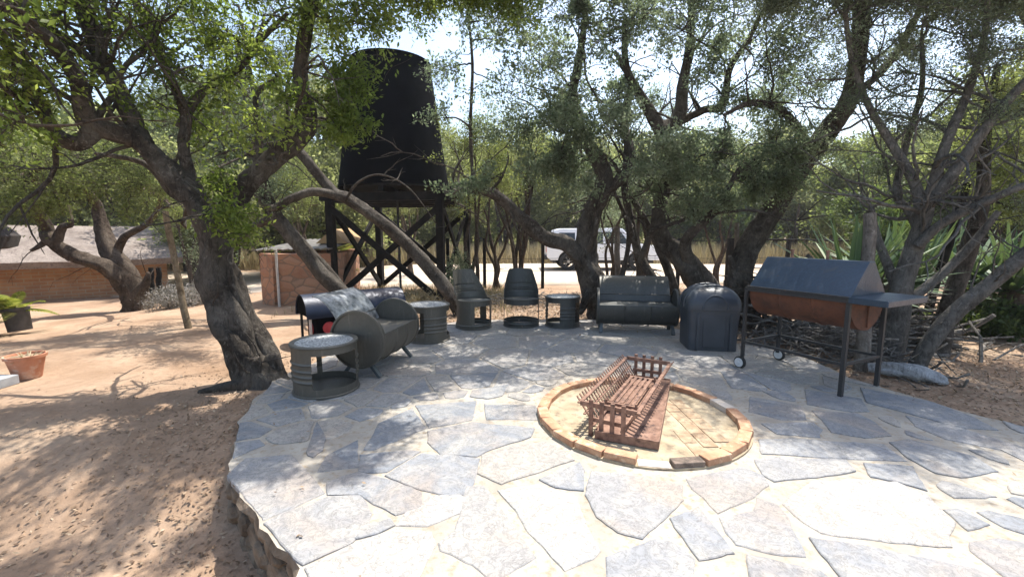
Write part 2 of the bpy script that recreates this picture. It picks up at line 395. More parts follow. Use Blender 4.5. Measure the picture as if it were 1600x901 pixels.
for i in range(81):
    x = -22+i*.9; row = []
    for j in range(9):
        t = j/8; y0 = 13.2+.5*math.sin(x*.25)+.25*mnoise.noise(Vector((x*.9, 0, 0))); y1 = 22.5+.8*math.sin(x*.2+1)+.4*mnoise.noise(Vector((x*.8, 5, 0)))
        y = y0+(y1-y0)*t; row.append((x, y, gz(x, y)+.055+(-.05 if j in (0, 8) else 0)))
    g.append(row)
mb.sheet([list(r) for r in zip(*g)][::-1], .02); mb.build('road', ROADM, auto=False)['kind'] = 'structure'

# ---------------------------------------------------------------- patio
PAT = [(-2.35,4.95),(-2.49,4.42),(-2.33,3.75),(-2.2,3.35),(-2.02,3.0),(-1.79,2.57),(-1.29,2.09),(-.97,1.8),(-.72,1.3),(-.5,.5),(-.4,-3),(7,-3),(6.6,0),(5.6,1.4),(4.7,2.55),(4.03,3.27),(3.85,3.6),(3.7,4.04),(3.55,4.45),(3.62,5.0),(3.45,5.6),(3.0,6.0),(2.7,6.7),(2.2,7.3),(1.4,7.55),(0,7.6),(-1.0,7.35),(-1.6,6.8),(-2.0,6.1),(-2.25,5.5)][::-1]
def rough_poly(poly, step, amp, seed=0, fr=4):
    out = []; n = len(poly)
    for i in range(n):
        a = Vector(poly[i][:2]); b = Vector(poly[(i+1)%n][:2]); L = (b-a).length; m = max(1, int(L/step)); nn = Vector((-(b-a).y, (b-a).x)).normalized()
        for j in range(m):
            p = a+(b-a)*(j/m); w = mnoise.noise(Vector((p.x*fr, p.y*fr, seed)))+.5*mnoise.noise(Vector((p.x*fr*3, p.y*fr*3, seed+7)))
            out.append(p+nn*(amp*w))
    return out
pp = rough_poly(PAT, .07, .035)
n = len(pp)
if sum(pp[i].x*pp[(i+1)%n].y-pp[(i+1)%n].x*pp[i].y for i in range(n)) < 0: pp = pp[::-1]
mb = MB(); vs = []
for q, z in enumerate((-.62, -.30, -.17, -.045, -.008)):
    for i, p in enumerate(pp):
        t = (pp[(i+1)%n]-pp[i-1]).normalized(); out = Vector((t.y, -t.x))
        off = [-.02, .0, -.035, .01, 0][q] + (.055*mnoise.noise(Vector((p.x*4, p.y*4, z*9))) if q in (1, 2, 3) else 0) - [.05,.02,.03,0,0][q]
        vs.append((*(p+out*off), z))
fs = [(q*n+i, q*n+(i+1)%n, (q+1)*n+(i+1)%n, (q+1)*n+i) for q in range(4) for i in range(n)]
mb.add(vs, fs, False)
pat = mb.build('patio', SLABSIDE); pat['kind'] = 'structure'
m2 = MB(); m2.add([(*p, -.007) for p in pp], [tuple(range(n))]); m2.build('mortar_bed', MORTAR, pat)
es = MB(); rd = random.Random(19)
for (a, b) in (((-2.2,3.35),(-2.02,3.0)),((-2.02,3.0),(-1.79,2.57)),((-1.79,2.57),(-1.29,2.09)),((-1.29,2.09),(-.97,1.8)),((-.97,1.8),(-.72,1.3))):
    a = Vector((*a, 0)); b = Vector((*b, 0)); d_ = (b-a); L = d_.length; an_ = math.atan2(d_.y, d_.x); x = 0; o_ = Vector((d_.y, -d_.x, 0)).normalized()
    while x < L:
        w_ = rd.uniform(.12, .26)
        for z, h_ in ((-.09, .13), (-.23, .16), (-.38, .16)):
            c = a+d_*((x+w_*.5)/L)+o_*rd.uniform(-.085, -.05)*(1); hh_ = h_*rd.uniform(.8, 1.05); n0 = len(es.v)
            rot = Matrix.Rotation(an_+rd.uniform(-.12, .12), 3, 'Z') @ Matrix.Rotation(rd.uniform(-.1, .1), 3, 'Y'); M = (Matrix.Translation(Vector((c.x, c.y, z))) @ rot.to_4x4())
            prof_ = [(math.cos(t_)*w_*.54*rd.uniform(.85, 1.05), math.sin(t_)*hh_*.55*rd.uniform(.8, 1.05)) for t_ in [2*PI*k/9 for k in range(9)]]
            vs_ = [(p_[0], y_, p_[1]) for y_, k_ in ((-.07, .75), (-.045, 1), (.07, 1)) for p_ in [(q_[0]*k_, q_[1]*k_) for q_ in prof_]]
            es.add(vs_, [tuple(range(9)), tuple(range(26, 17, -1))]+[(q*9+k, (q+1)*9+k, (q+1)*9+(k+1)%9, q*9+(k+1)%9) for q in range(2) for k in range(9)], False, M)
        x += w_*.95
es.build('edge_stones', SLABSIDE, pat, .006)
ST = [
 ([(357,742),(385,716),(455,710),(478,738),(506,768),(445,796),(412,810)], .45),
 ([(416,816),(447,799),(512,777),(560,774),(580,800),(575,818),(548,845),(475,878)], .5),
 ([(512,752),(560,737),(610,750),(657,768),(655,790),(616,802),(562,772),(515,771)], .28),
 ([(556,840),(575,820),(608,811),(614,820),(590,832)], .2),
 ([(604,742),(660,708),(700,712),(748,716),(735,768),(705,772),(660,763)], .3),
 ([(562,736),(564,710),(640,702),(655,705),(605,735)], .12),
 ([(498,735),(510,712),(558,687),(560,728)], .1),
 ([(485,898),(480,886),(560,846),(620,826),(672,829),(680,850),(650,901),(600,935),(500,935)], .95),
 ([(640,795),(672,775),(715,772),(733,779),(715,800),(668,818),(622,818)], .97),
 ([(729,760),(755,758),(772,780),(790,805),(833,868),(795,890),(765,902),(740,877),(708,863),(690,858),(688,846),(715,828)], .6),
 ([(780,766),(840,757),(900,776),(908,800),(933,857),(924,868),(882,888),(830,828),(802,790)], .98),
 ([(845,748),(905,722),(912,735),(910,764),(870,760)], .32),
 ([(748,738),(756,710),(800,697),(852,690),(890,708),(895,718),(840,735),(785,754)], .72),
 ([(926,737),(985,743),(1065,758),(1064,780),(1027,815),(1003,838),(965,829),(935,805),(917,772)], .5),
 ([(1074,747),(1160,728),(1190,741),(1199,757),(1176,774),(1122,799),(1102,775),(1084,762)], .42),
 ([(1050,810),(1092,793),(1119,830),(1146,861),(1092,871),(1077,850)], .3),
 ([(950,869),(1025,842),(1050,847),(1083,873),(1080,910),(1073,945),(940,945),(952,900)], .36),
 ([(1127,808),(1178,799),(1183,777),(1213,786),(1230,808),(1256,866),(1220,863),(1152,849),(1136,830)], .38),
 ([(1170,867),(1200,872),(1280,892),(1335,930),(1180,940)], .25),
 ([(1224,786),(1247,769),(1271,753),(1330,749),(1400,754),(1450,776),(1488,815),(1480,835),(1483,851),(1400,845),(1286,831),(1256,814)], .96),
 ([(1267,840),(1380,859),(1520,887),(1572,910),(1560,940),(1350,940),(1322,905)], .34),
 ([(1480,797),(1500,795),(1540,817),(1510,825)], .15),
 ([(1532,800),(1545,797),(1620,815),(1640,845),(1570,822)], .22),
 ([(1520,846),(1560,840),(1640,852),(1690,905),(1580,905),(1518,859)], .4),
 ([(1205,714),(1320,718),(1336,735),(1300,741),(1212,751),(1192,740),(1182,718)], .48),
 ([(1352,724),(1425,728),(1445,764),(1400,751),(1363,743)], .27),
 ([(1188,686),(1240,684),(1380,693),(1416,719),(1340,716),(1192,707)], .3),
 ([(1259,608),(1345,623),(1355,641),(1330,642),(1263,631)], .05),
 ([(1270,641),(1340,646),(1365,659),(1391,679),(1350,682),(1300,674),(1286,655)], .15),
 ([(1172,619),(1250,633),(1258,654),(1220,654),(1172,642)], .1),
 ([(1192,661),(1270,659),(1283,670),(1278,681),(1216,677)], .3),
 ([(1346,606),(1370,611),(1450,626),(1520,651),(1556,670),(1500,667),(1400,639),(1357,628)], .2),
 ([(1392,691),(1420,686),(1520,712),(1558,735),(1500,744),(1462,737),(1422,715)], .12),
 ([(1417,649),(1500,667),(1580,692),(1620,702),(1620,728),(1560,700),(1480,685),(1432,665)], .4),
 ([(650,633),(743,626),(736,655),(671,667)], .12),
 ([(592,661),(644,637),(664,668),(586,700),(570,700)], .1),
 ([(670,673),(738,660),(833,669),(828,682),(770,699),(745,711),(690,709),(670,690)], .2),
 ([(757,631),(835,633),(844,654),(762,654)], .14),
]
traced = []
for p, t in ST:
    q = [U(x, y) for x, y in p]; c = sum(q, Vector())/len(q)
    traced.append(([v+(v-c).normalized()*.014 for v in q], t))
def inside(p, poly):
    c = False; n = len(poly)
    for i in range(n):
        a = poly[i]; b = poly[(i+1)%n]
        if (a[1] > p[1]) != (b[1] > p[1]) and p[0] < (b[0]-a[0])*(p[1]-a[1])/(b[1]-a[1])+a[0]: c = not c
    return c
RC = Vector((1.05, 3.46)); RR = .86
fixed = []
for poly, t in traced:
    xs = [p.x for p in poly]; ys = [p.y for p in poly]; x = min(xs)
    while x < max(xs):
        y = min(ys)
        while y < max(ys):
            if inside((x, y), poly): fixed.append((x, y))
            y += .05
        x += .05
    for i, p in enumerate(poly):
        b = poly[(i+1)%len(poly)]; m = max(1, int((b-p).length/.06)); c = sum(poly, Vector())/len(poly)
        for j in range(m):
            q = p+(b-p)*(j/m); q = q+(c-q).normalized()*.02; fixed.append((q.x, q.y))
for i in range(60):
    a = 2*PI*i/60; fixed.append((RC.x+(RR+.02)*math.cos(a), RC.y+(RR+.02)*math.sin(a)))
free = []; tries = 0
while tries < 16000:
    tries += 1; x = random.uniform(-2.6, 7); y = random.uniform(-1.5, 7.7)
    if not inside((x, y), [tuple(p) for p in PAT]) or (Vector((x, y))-RC).length < RR+.12: continue
    d0 = (random.uniform(.24, .6) if tries < 8000 else random.uniform(.18, .3)) if y < 4.3 else random.uniform(.42, .75)
    if any((x-a)**2+(y-b)**2 < d0*d0 for a, b in free): continue
    if any((x-a)**2+(y-b)**2 < .0075 for a, b in fixed): continue
    free.append((x, y))
allp = np.array(fixed+free); cells = []
inset = [Vector(p) for p in PAT]
for ci in range(len(free)):
    c = np.array(free[ci]); d = np.hypot(*(allp-c).T); order = np.argsort(d)[1:90]
    poly = [np.array(p, float) for p in PAT]
    for j in order:
        q = allp[j]; mid = (c+q)/2; nn = q-c
        if len(poly) < 3: break
        out = []; vals = [float(np.dot(p-mid, nn)) for p in poly]
        for i in range(len(poly)):
            a, b = poly[i], poly[(i+1)%len(poly)]; va, vb = vals[i], vals[(i+1)%len(poly)]
            if va <= 0: out.append(a)
            if (va < 0 < vb) or (vb < 0 < va): out.append(a+(b-a)*(va/(va-vb)))
        poly = out
    if len(poly) < 3: continue
    cc = sum(poly)/len(poly); g_ = random.uniform(.01, .03); pl = []
    for p in poly:
        d_ = p-cc; L = np.hypot(*d_)
        if L < .03: continue
        pl.append(Vector((*(cc+d_*(max(0, L-g_*1.25)/L)), 0)))
    if len(pl) < 3: continue
    area = abs(sum(pl[i].x*pl[(i+1)%len(pl)].y-pl[(i+1)%len(pl)].x*pl[i].y for i in range(len(pl))))/2
    if area < .012: continue
    far = cc[1] > 4.6
    tone = random.choice([.1,.2,.3,.45,.55,.6,.7,.8] if not far else [.45,.55,.6,.65,.7,.75,.6])
    cells.append((pl, tone))
sv = []; sf = []; tones = []
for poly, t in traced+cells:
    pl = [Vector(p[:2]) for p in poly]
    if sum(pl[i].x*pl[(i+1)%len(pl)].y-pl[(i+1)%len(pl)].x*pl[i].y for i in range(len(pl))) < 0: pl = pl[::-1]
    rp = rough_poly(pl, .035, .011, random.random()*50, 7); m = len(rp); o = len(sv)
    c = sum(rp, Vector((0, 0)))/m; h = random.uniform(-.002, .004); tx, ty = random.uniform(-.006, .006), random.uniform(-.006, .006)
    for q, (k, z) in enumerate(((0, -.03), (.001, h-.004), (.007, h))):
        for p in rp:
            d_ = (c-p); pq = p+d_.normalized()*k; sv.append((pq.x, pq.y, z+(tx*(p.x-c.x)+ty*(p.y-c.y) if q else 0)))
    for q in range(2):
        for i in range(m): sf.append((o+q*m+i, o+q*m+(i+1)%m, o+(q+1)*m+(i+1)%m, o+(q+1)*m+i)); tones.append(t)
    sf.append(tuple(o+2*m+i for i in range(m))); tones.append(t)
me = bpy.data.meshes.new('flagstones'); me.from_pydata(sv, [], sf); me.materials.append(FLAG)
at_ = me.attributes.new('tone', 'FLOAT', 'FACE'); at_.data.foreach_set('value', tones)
o = bpy.data.objects.new('flagstones', me); COL.objects.link(o); o.parent = pat

# ---------------------------------------------------------------- fire pit and grate
pit = thing('fire_pit', 'round fire pit edged with orange bricks set in the flagstone patio', 'fire pit', (RC.x, RC.y, 0))
mb = MB(); mb.disc(.84, -.03, .006, 64); mb.build('pit_floor', PITFL, pit)
NB = 23
gap = 14
for k in range(NB):
    a = 2*PI*(k+.5)/NB + .05
    wx = RC.x+.785*math.cos(a); wy = RC.y+.785*math.sin(a)
    mb = MB(); L = 2*PI*.785/NB*.985; rw = .088; hh = .052
    jit = random.uniform(-.03, .03)
    M = Matrix.Translation((.785*math.cos(a), .785*math.sin(a), 0)) @ Matrix.Rotation(a+PI/2+jit, 4, 'Z')
    mat = BRICK
    deg = math.degrees(a) % 360
    if 262 < deg < 278: mat = BRICKD; hh = .04; rw = .08
    if abs(deg-3) < 9: mat = BRICKP
    if 246 < deg <= 262: hh = .012; mat = BRICKP
    mb.box((0, random.uniform(-.008, .008), hh/2), (L, rw, hh), None, M)
    b = mb.build('brick', mat, pit, .006)
    if mat is BRICKD: b['label'] = 'sooty dark brick at the front of the ring'
    elif mat is BRICKP and hh > .03: b['label'] = 'pale bleached brick at the right of the ring'
mb = MB()
pa = U(1030, 640); pb = U(1098, 712); dv = (pb-pa).normalized(); pn = Vector((-dv.y, dv.x, 0)); an_ = math.atan2(dv.y, dv.x)
for row in range(-1, 3):
    for k in range(-1, 4):
        p = pa+dv*(.205*k+.1+(.07 if row % 2 else 0))+pn*(.112*row)
        if (p.xy-RC).length > .7 or (p.x < 1.28): continue
        M = Matrix.Translation((p.x-RC.x, p.y-RC.y, random.uniform(.004, .008))) @ Matrix.Rotation(an_+random.uniform(-.04, .04), 4, 'Z'); mb.box((0, 0, 0), (.201, .108, .012), None, M)
mb.build('paving_brick', PAVER, pit, .004)
# grate: local x along, y across
ax = Vector((.39, .92)).normalized(); ang = math.atan2(ax.y, ax.x)
gr = thing('fire_grate', 'rusted steel fire grate with slatted sloping sides standing in the brick fire pit', 'grate', (1.09, 3.60, .012), ang)
LG, WG = 1.42, .44
mb = MB()
mb.box((0, 0, .045), (LG, WG, .006)); 
for s in (-1, 1): mb.box((0, s*(WG/2), .03), (LG, .008, .06)); mb.box((s*LG/2, 0, .03), (.008, WG, .06))
mb.build('base_plate', RUST, gr)
top_w, top_z, bot_w, bot_z, yo = .25, .265, .11, .07, .07
for s in (-1, 1):
    mb = MB(); ns = 24
    for i in range(ns):
        x = -LG/2+.06+(LG-.12)*i/(ns-1)
        mb.bar((x, yo+s*bot_w, bot_z), (x, yo+s*top_w, top_z), .018, .007)
    mb.bar((-LG/2+.02, yo+s*(top_w-.035), top_z-.035), (LG/2-.02, yo+s*(top_w-.035), top_z-.035), .034, .01)
    mb.bar((-LG/2+.02, yo+s*(top_w-.075), top_z-.115), (LG/2-.02, yo+s*(top_w-.075), top_z-.115), .02, .01) if s > 0 else None
    mb.bar((-LG/2+.02, yo+s*bot_w, bot_z), (LG/2-.02, yo+s*bot_w, bot_z), .026, .01)
    mb.build('slatted_side', RUST, gr).rotation_euler = (0, 0, -R(6))
for s in (-1, 1):
    mb = MB()
    for y in (-.12, -.04, .04, .12):
        mb.bar((s*(LG/2-.01), yo+y, .0), (s*(LG/2-.01), yo+y, .275), .03, .018)
    mb.bar((s*(LG/2-.03), yo-top_w+.04, .23), (s*(LG/2-.03), yo+top_w-.04, .23), .02, .035)
    mb.bar((s*(LG/2-.03), yo-bot_w-.03, .12), (s*(LG/2-.03), yo+bot_w+.03, .12), .02, .03)
    mb.build('end_frame', RUST, gr).rotation_euler = (0, 0, -R(6))
mb = MB()
for y in (-.09, -.045, 0, .045, .09): mb.bar((-.3, yo+y, .13), (.42, yo+y, .13), .026, .008)
for x in (-.31, .43): mb.bar((x, yo-.13, .12), (x, yo+.13, .12), .03, .02)
for x in (-.31, .43):
    for y in (-.12, .12): mb.bar((x, yo+y, .05), (x, yo+y, .15), .016)
mb.build('inner_grill', RUST, gr).rotation_euler = (0, 0, -R(6))

# ---------------------------------------------------------------- drum furniture
def ribr(r, ribs):
    def f(z):
        v = r
        for c in ribs: v += .011*math.exp(-((z-c)/.008)**2)
        return v
    return f
def zlist(h, ribs, extra=()):
    z = set([0, h]); 
    for c in ribs:
        for d in (-.016, -.008, -.004, 0, .004, .008, .016): z.add(round(c+d, 4))
    for e in extra: z.add(e)
    k = 0
    while k < h: z.add(round(k, 4)); k += .03
    return sorted(a for a in z if 0 <= a <= h+1e-9)
def adiff(a, b): return abs((a-b+PI) % (2*PI)-PI)
def drum_table(label, loc, r, h, openings, mat, grp='cut drum side tables on the patio'):
    t = thing('drum_table', label, 'table', loc, 0, grp)
    ribs = [.17, .185+.0, .36] ; ribs = [.15, .2, .25, h-.16]
    def mask(a, z):
        if z < .085 or z > h-.075: return True
        for c, w in openings:
            if adiff(a, R(c)) < R(w)/2: return False
        return True
    mb = MB(); mb.shell(mask, zlist(h-.01, ribs, (.085, h-.075)), ribr(r, ribs), .005, 72)
    mb.disc(r-.006, .012, .02, 48)
    b = mb.build('drum_body', mat, t)
    mb = MB(); mb.lathe([(r-.002, h-.014), (r+.012, h-.012), (r+.016, h), (r+.01, h+.011), (r-.004, h+.013), (r-.03, h+.008), (r-.034, h-.004)], 56); mb.build('top_rim', mat, t)
    mb = MB(); mb.lathe([(r+.002, 0), (r+.012, .006), (r+.012, .016), (r+.002, .022)], 56); mb.build('bottom_rim', mat, t)
    mb = MB(); mb.disc(r-.033, h-.012, h+.003, 56); mb.build('table_top', TOPM, t)
    return t
drum_table('grey green cut drum table with mottled top nearest the gnarled tree', (-1.81, 4.1, 0), .295, .475, [(-45, 88), (75, 90), (160, 60)], DRUM)
drum_table('cut drum table with mottled top between the side-on barrel bench and the drum chairs', (-1.2, 6.12, 0), .3, .5, [(-118, 52), (60, 90), (5, 46), (150, 50)], DRUM)
drum_table('cut drum table with mottled top between the front-facing drum chair and the barrel bench', (.83, 7.05, 0), .275, .48, [(-128, 50), (-28, 44), (100, 110)], DRUMD)

def drum_chair(label, loc, rz, r, opens, backtop, mat):
    """front faces -y locally; back centre at +90 deg"""
    t = thing('drum_chair', label, 'chair', loc, rz, 'cut drum chairs on the patio')
    ribs1 = [.06]
    def mask(a, z):
        if .095 < z < .37:
            for c, w in opens:
                if adiff(a, R(c)) < R(w)/2: return False
        return True
    mb = MB(); mb.shell(mask, zlist(.46, ribs1, (.095, .37)), ribr(r, ribs1), .005, 72)
    mb.lathe([(r, 0), (r+.011, .005), (r+.011, .015), (r, .02)], 48)
    mb.build('drum_body', mat, t)
    mb = MB(); mb.disc(r-.007, .425, .435, 40); mb.build('seat', DRUMB, t)
    mb = MB(); rib = [.55, .585, .62, .655]
    rf = ribr(r, rib)
    grid = []; m = 44
    for k in range(m+1):
        u = -1+2*k/m; a = PI/2+u*R(88); au = abs(u)
        topz = .462+(backtop-.462)*min(1, max(0.02, (1-au)/.52)) - .02*max(0, au-.3)
        row = []
        for j in range(30):
            z = .456+(topz-.456)*j/29; lean = .10*max(0, z-.46)/.42
            rr = rf(z) - 0.0
            row.append((rr*math.cos(a), rr*math.sin(a)+lean*1.0, z))
        grid.append(row)
    mb.sheet(grid, .005); mb.build('backrest', mat, t)
    mb = MB(); mb.lathe([(r+.001, .445), (r+.009, .449), (r+.009, .458), (r-.006, .461), (r-.008, .45)], 56); mb.build('seat_rim', mat, t)
    return t
drum_chair('dark cut drum chair with tall curved back, turned to the right, beside the leaning trunk', (-.62, 6.95, 0), R(38), .285, [(-88, 60), (100, 130), (-10, 40)], .91, DRUM)
drum_chair('dark cut drum chair with tapered back facing the fire pit, wide open below the seat', (.155, 7.1, 0), R(2), .29, [(-90, 164), (90, 164)], .91, DRUMD)

def barrel_bench(label, loc, rz, L, r, mat, backmat, seatmat):
    """long axis local x, front -y"""
    t = thing('barrel_bench', label, 'bench', loc, rz, 'barrel benches on the patio')
    cz = .11+r; X = Matrix.Translation((-L/2, 0, cz)) @ Matrix.Rotation(PI/2, 4, 'Y')
    # cylinder local: axis z -> world x ; angle measured: local x -> -z world, local y -> y
    def ang_of(a): # returns world y,z unit
        return math.sin(a), -math.cos(a)
    ribs = [L*.33, L*.66]
    def mask(a, z):
        y, zz = math.sin(a), -math.cos(a)
        if zz > .22 and y < .0: return False
        if zz > .62: return False
        return zz < (.22 if y < 0 else .62)
    mb = MB(); mb.shell(mask, zlist(L, ribs), ribr(r, ribs), .006, 96, X); mb.build('barrel_body', mat, t)
    for s in (-1, 1):
        Mx = Matrix.Translation((s*(L/2+.006), 0, cz)) @ Matrix.Rotation(PI/2, 4, 'Y')
        mb = MB(); mb.disc(r-.012, -.006, .006, 64, Mx)
        ring = [(r-.012, -.022), (r+.008, -.02), (r+.012, 0), (r+.008, .016), (r-.008, .018), (r-.014, .004)]
        mb.lathe(ring, 64, Mx); mb.build('end_cap', mat, t)
    mb = MB(); y0 = -r*.965; sz = cz+r*.22
    mb.sheet([[(x, y, sz-.005-.02*math.sin(PI*(y-y0)/(r*1.7))) for x in (-L/2+.012, 0, L/2-.012)] for y in [y0+.012+(r*1.72)*k/10 for k in range(11)]][::-1], .006)
    mb.build('seat', seatmat, t)
    mb = MB(); bz0 = sz+.0; grid = []
    for k in range(15):
        u = k/14; y = r*.66+.32*u**1.15-.0; z = bz0+.36*math.sin(u*PI/2*.96); row = []
        for j in range(25):
            x = -L/2+.03+(L-.06)*j/24
            row.append((x, y+.004*math.sin(j*1.9)*(u), z))
        grid.append(row)
    mb.sheet(grid, .005)
    mb.tube([(-L/2+.03, y, z+.004), (L/2-.03, y, z+.004)], .009, 8); mb.build('backrest', backmat, t)
    for s in (-1, 1):
        for q in (-1, 1):
            mb = MB(); mb.bar((s*(L/2-.05), q*r*.35, cz-r*.9), (s*(L/2-.04), q*r*.72, 0.004), .05, .03)
            mb.build('leg', DRUMB, t)
    return t
c1 = Vector((-1.60, 4.42)); c2 = Vector((-1.44, 5.27)); d = (c2-c1)
barrel_bench('barrel bench seen from its round end, with reflection streaks painted on its curved back', ((c1.x+c2.x)/2, (c1.y+c2.y)/2, 0), math.atan2(d.y, d.x), d.length, .3, DRUM, REFLSTREAK, DRUM)
barrel_bench('long dark barrel bench facing the fire pit in front of the forked trees', (1.91, 6.62, 0), R(-9), 1.14, .275, DRUMD, DRUMD, DRUMB)

# bin
bn = thing('plastic_bin', 'dark grey plastic bin with domed ribbed lid between barrel bench and barrel barbecue', 'bin', (2.62, 5.72, 0), R(-8))
def rrect(w, d, r, n=6):
    out = []
    for cx, cy, a0 in ((w/2-r, d/2-r, 0), (-w/2+r, d/2-r, 90), (-w/2+r, -d/2+r, 180), (w/2-r, -d/2+r, 270)):
        for k in range(n+1): a = R(a0+90*k/n); out.append((cx+r*math.cos(a), cy+r*math.sin(a)))
    return out
def loft(mb, secs, smooth=True):
    n = len(secs[0][0]); vs = []
    for poly, z in secs: vs += [(p[0], p[1], z) for p in poly]
    fs = [(i*n+k, i*n+(k+1)%n, (i+1)*n+(k+1)%n, (i+1)*n+k) for i in range(len(secs)-1) for k in range(n)]
    fs += [tuple(range(n))[::-1], tuple((len(secs)-1)*n+k for k in range(n))]
    mb.add(vs, fs, smooth)
mb = MB(); loft(mb, [(rrect(.6,.52,.05), 0), (rrect(.61,.53,.06), .3), (rrect(.64,.56,.07), .5), (rrect(.64,.56,.07), .53)])
for x in (-.2, .2):
    mb.box((x, -.275, .25), (.03, .03, .48))
mb.box((0, -.268, .26), (.27, .02, .42)); mb.build('bin_body', PLAST, bn, .006)
mb = MB(); secs = [(rrect(.67,.59,.08), .53), (rrect(.67,.59,.08), .55)]
for k in range(1, 11):
    u = k/11; w = math.cos(u*PI/2)**.62; secs.append((rrect(.655*w+.02, .575*w+.02, .08*w+.008), .55+.27*math.sin(u*PI/2)))
loft(mb, secs)
def arch(x0, w, h, y0):
    pts = []
    for k in range(13):
        a = PI*k/12; pts.append((x0-w/2*math.cos(a), y0, .55+h*math.sin(a)))
    return pts
mb.tube([(p[0], p[1]+.27*(p[2]-.55), p[2]) for p in arch(0, .3, .17, -.305)], .014, 8)
for y in (-.1, .12): mb.tube([(-.345*math.cos(PI*k/14)*1.0, y, .545+.29*math.sin(PI*k/14)**.8) for k in range(15)], .013, 8)
mb.build('bin_lid', PLAST, bn)

# ---------------------------------------------------------------- barrel barbecue
A = Vector((3.03, 3.94)); Bc = Vector((3.58, 4.13)); back = Vector((2.6, 4.80))
lx = (A-back); LB = lx.length+.06; lx.normalize(); cen = (A+Bc+back+Vector((3.25, 5.0)))/4
bb = thing('barrel_barbecue', 'large rusty barrel barbecue with blue-black gabled lid and side shelf on wheeled legs', 'barbecue', (cen.x, cen.y, .004), math.atan2(lx.y, lx.x))
# local x: towards shelf end (near), local y: +y = left of that direction => away to the right/back of the photo
LB = .98; WB = .60; RB = .3; topz = .89
Mx = Matrix.Translation((-LB/2, 0, topz)) @ Matrix.Rotation(PI/2, 4, 'Y')
def msk(a, z): return math.cos(a) > 0
mb = MB(); mb.shell(msk, zlist(LB, [LB*.33, LB*.66]), ribr(RB, [LB*.33, LB*.66]), .006, 72, Mx)
for s in (-1, 1):
    vs = [(s*(LB/2), RB*math.cos(PI+PI*k/24), topz+RB*math.sin(PI+PI*k/24)) for k in range(25)]
    vs2 = [(v[0]-s*.008, v[1], v[2]) for v in vs]
    mb.add(vs+vs2, [tuple(range(25)), tuple(range(49, 24, -1))]+[(k, k+1, 26+k, 25+k) for k in range(24)]+[(0, 25, 49, 24)])
mb.tube([(LB/2+.012, 0, topz-.02), (LB/2+.012, 0, topz-.27)], .008, 6)
mb.build('barrel', BBQR, bb)
mb = MB()
for s in (-1, 1): mb.bar((-LB/2-.03, s*(RB+.02), topz), (LB/2+.28, s*(RB+.02), topz), .035, .035)
for x in (-LB/2-.03, LB/2+.015, LB/2+.28): mb.bar((x, -RB-.02, topz), (x, RB+.02, topz), .033, .033)
for s in (-1, 1): mb.bar((-LB/2-.02, s*(RB+.02), .3), (LB/2, s*(RB+.02), .3), .025, .025)
mb.bar((LB/2, -RB-.02, .3), (LB/2, RB+.02, .3), .025, .025); mb.bar((-LB/2-.02, -RB-.02, .3), (-LB/2-.02, RB+.02, .3), .025, .025)
mb.build('frame', DSTEEL, bb)
for s in (-1, 1):
    mb = MB(); mb.bar((LB/2, s*(RB+.02), 0), (LB/2, s*(RB+.02), topz-.02), .035, .035); mb.build('leg', DSTEEL, bb)
    mb = MB(); mb.bar((-LB/2-.02, s*(RB+.02), .09), (-LB/2-.02, s*(RB+.02), topz-.02), .03, .03); mb.build('leg', DSTEEL, bb)
    w = MB(); Mw = Matrix.Translation((-LB/2-.02, s*(RB+.02+.035), .062)) @ Matrix.Rotation(PI/2, 4, 'X')
    w.lathe([(.012, -.022), (.06, -.022), (.068, -.012), (.068, .012), (.06, .022), (.012, .022)], 28, Mw)
    wh = w.build('wheel', RUBBER, bb)
    w = MB(); w.lathe([(.0, -.026), (.05, -.026), (.052, -.02), (.052, .02), (.05, .026), (.0, .026)], 28, Mw); w.disc(.014, -.034, .034, 14, Mw); w.build('hub', WHITEP, wh)
mb = MB(); hz = topz+.03; ap = topz+.35
xa, xb = -LB/2+.0, LB/2+.0; ya = RB+.015
P = [(xa, -ya, hz), (xb, -ya, hz), (xb, ya, hz), (xa, ya, hz), (xa, -.04, ap), (xb, -.04, ap), (xb, .06, ap), (xa, .06, ap)]
mb.add(P, [(0, 1, 5, 4), (4, 5, 6, 7), (2, 3, 7, 6), (1, 2, 6, 5), (0, 4, 7, 3), (0, 3, 2, 1)])
mb.build('lid', LIDM, bb, .006)
mb = MB()
mb.bar((xa-.02, -ya-.008, hz), (xb+.02, -ya-.008, hz), .03, .02); mb.bar((xa-.02, ya+.008, hz), (xb+.02, ya+.008, hz), .03, .02); mb.build('lid_trim', DSTEEL, bb)
for x in (-.25, .1):
    mb = MB(); mb.tube([(x, .02, ap), (x, .02, ap+.07)], .014, 10); mb.tube([(x, .02, ap+.07), (x, .02, ap+.09)], .02, 10); mb.build('lid_vent', RUST, bb)
mb = MB(); mb.box((LB/2+.15, 0, topz+.03), (.29, 2*RB+.1, .022)); mb.box((LB/2+.15, -RB-.045, topz+.012), (.29, .012, .05)); mb.box((LB/2+.296, 0, topz+.012), (.012, 2*RB+.1, .05)); mb.build('side_shelf', LIDM, bb, .003)

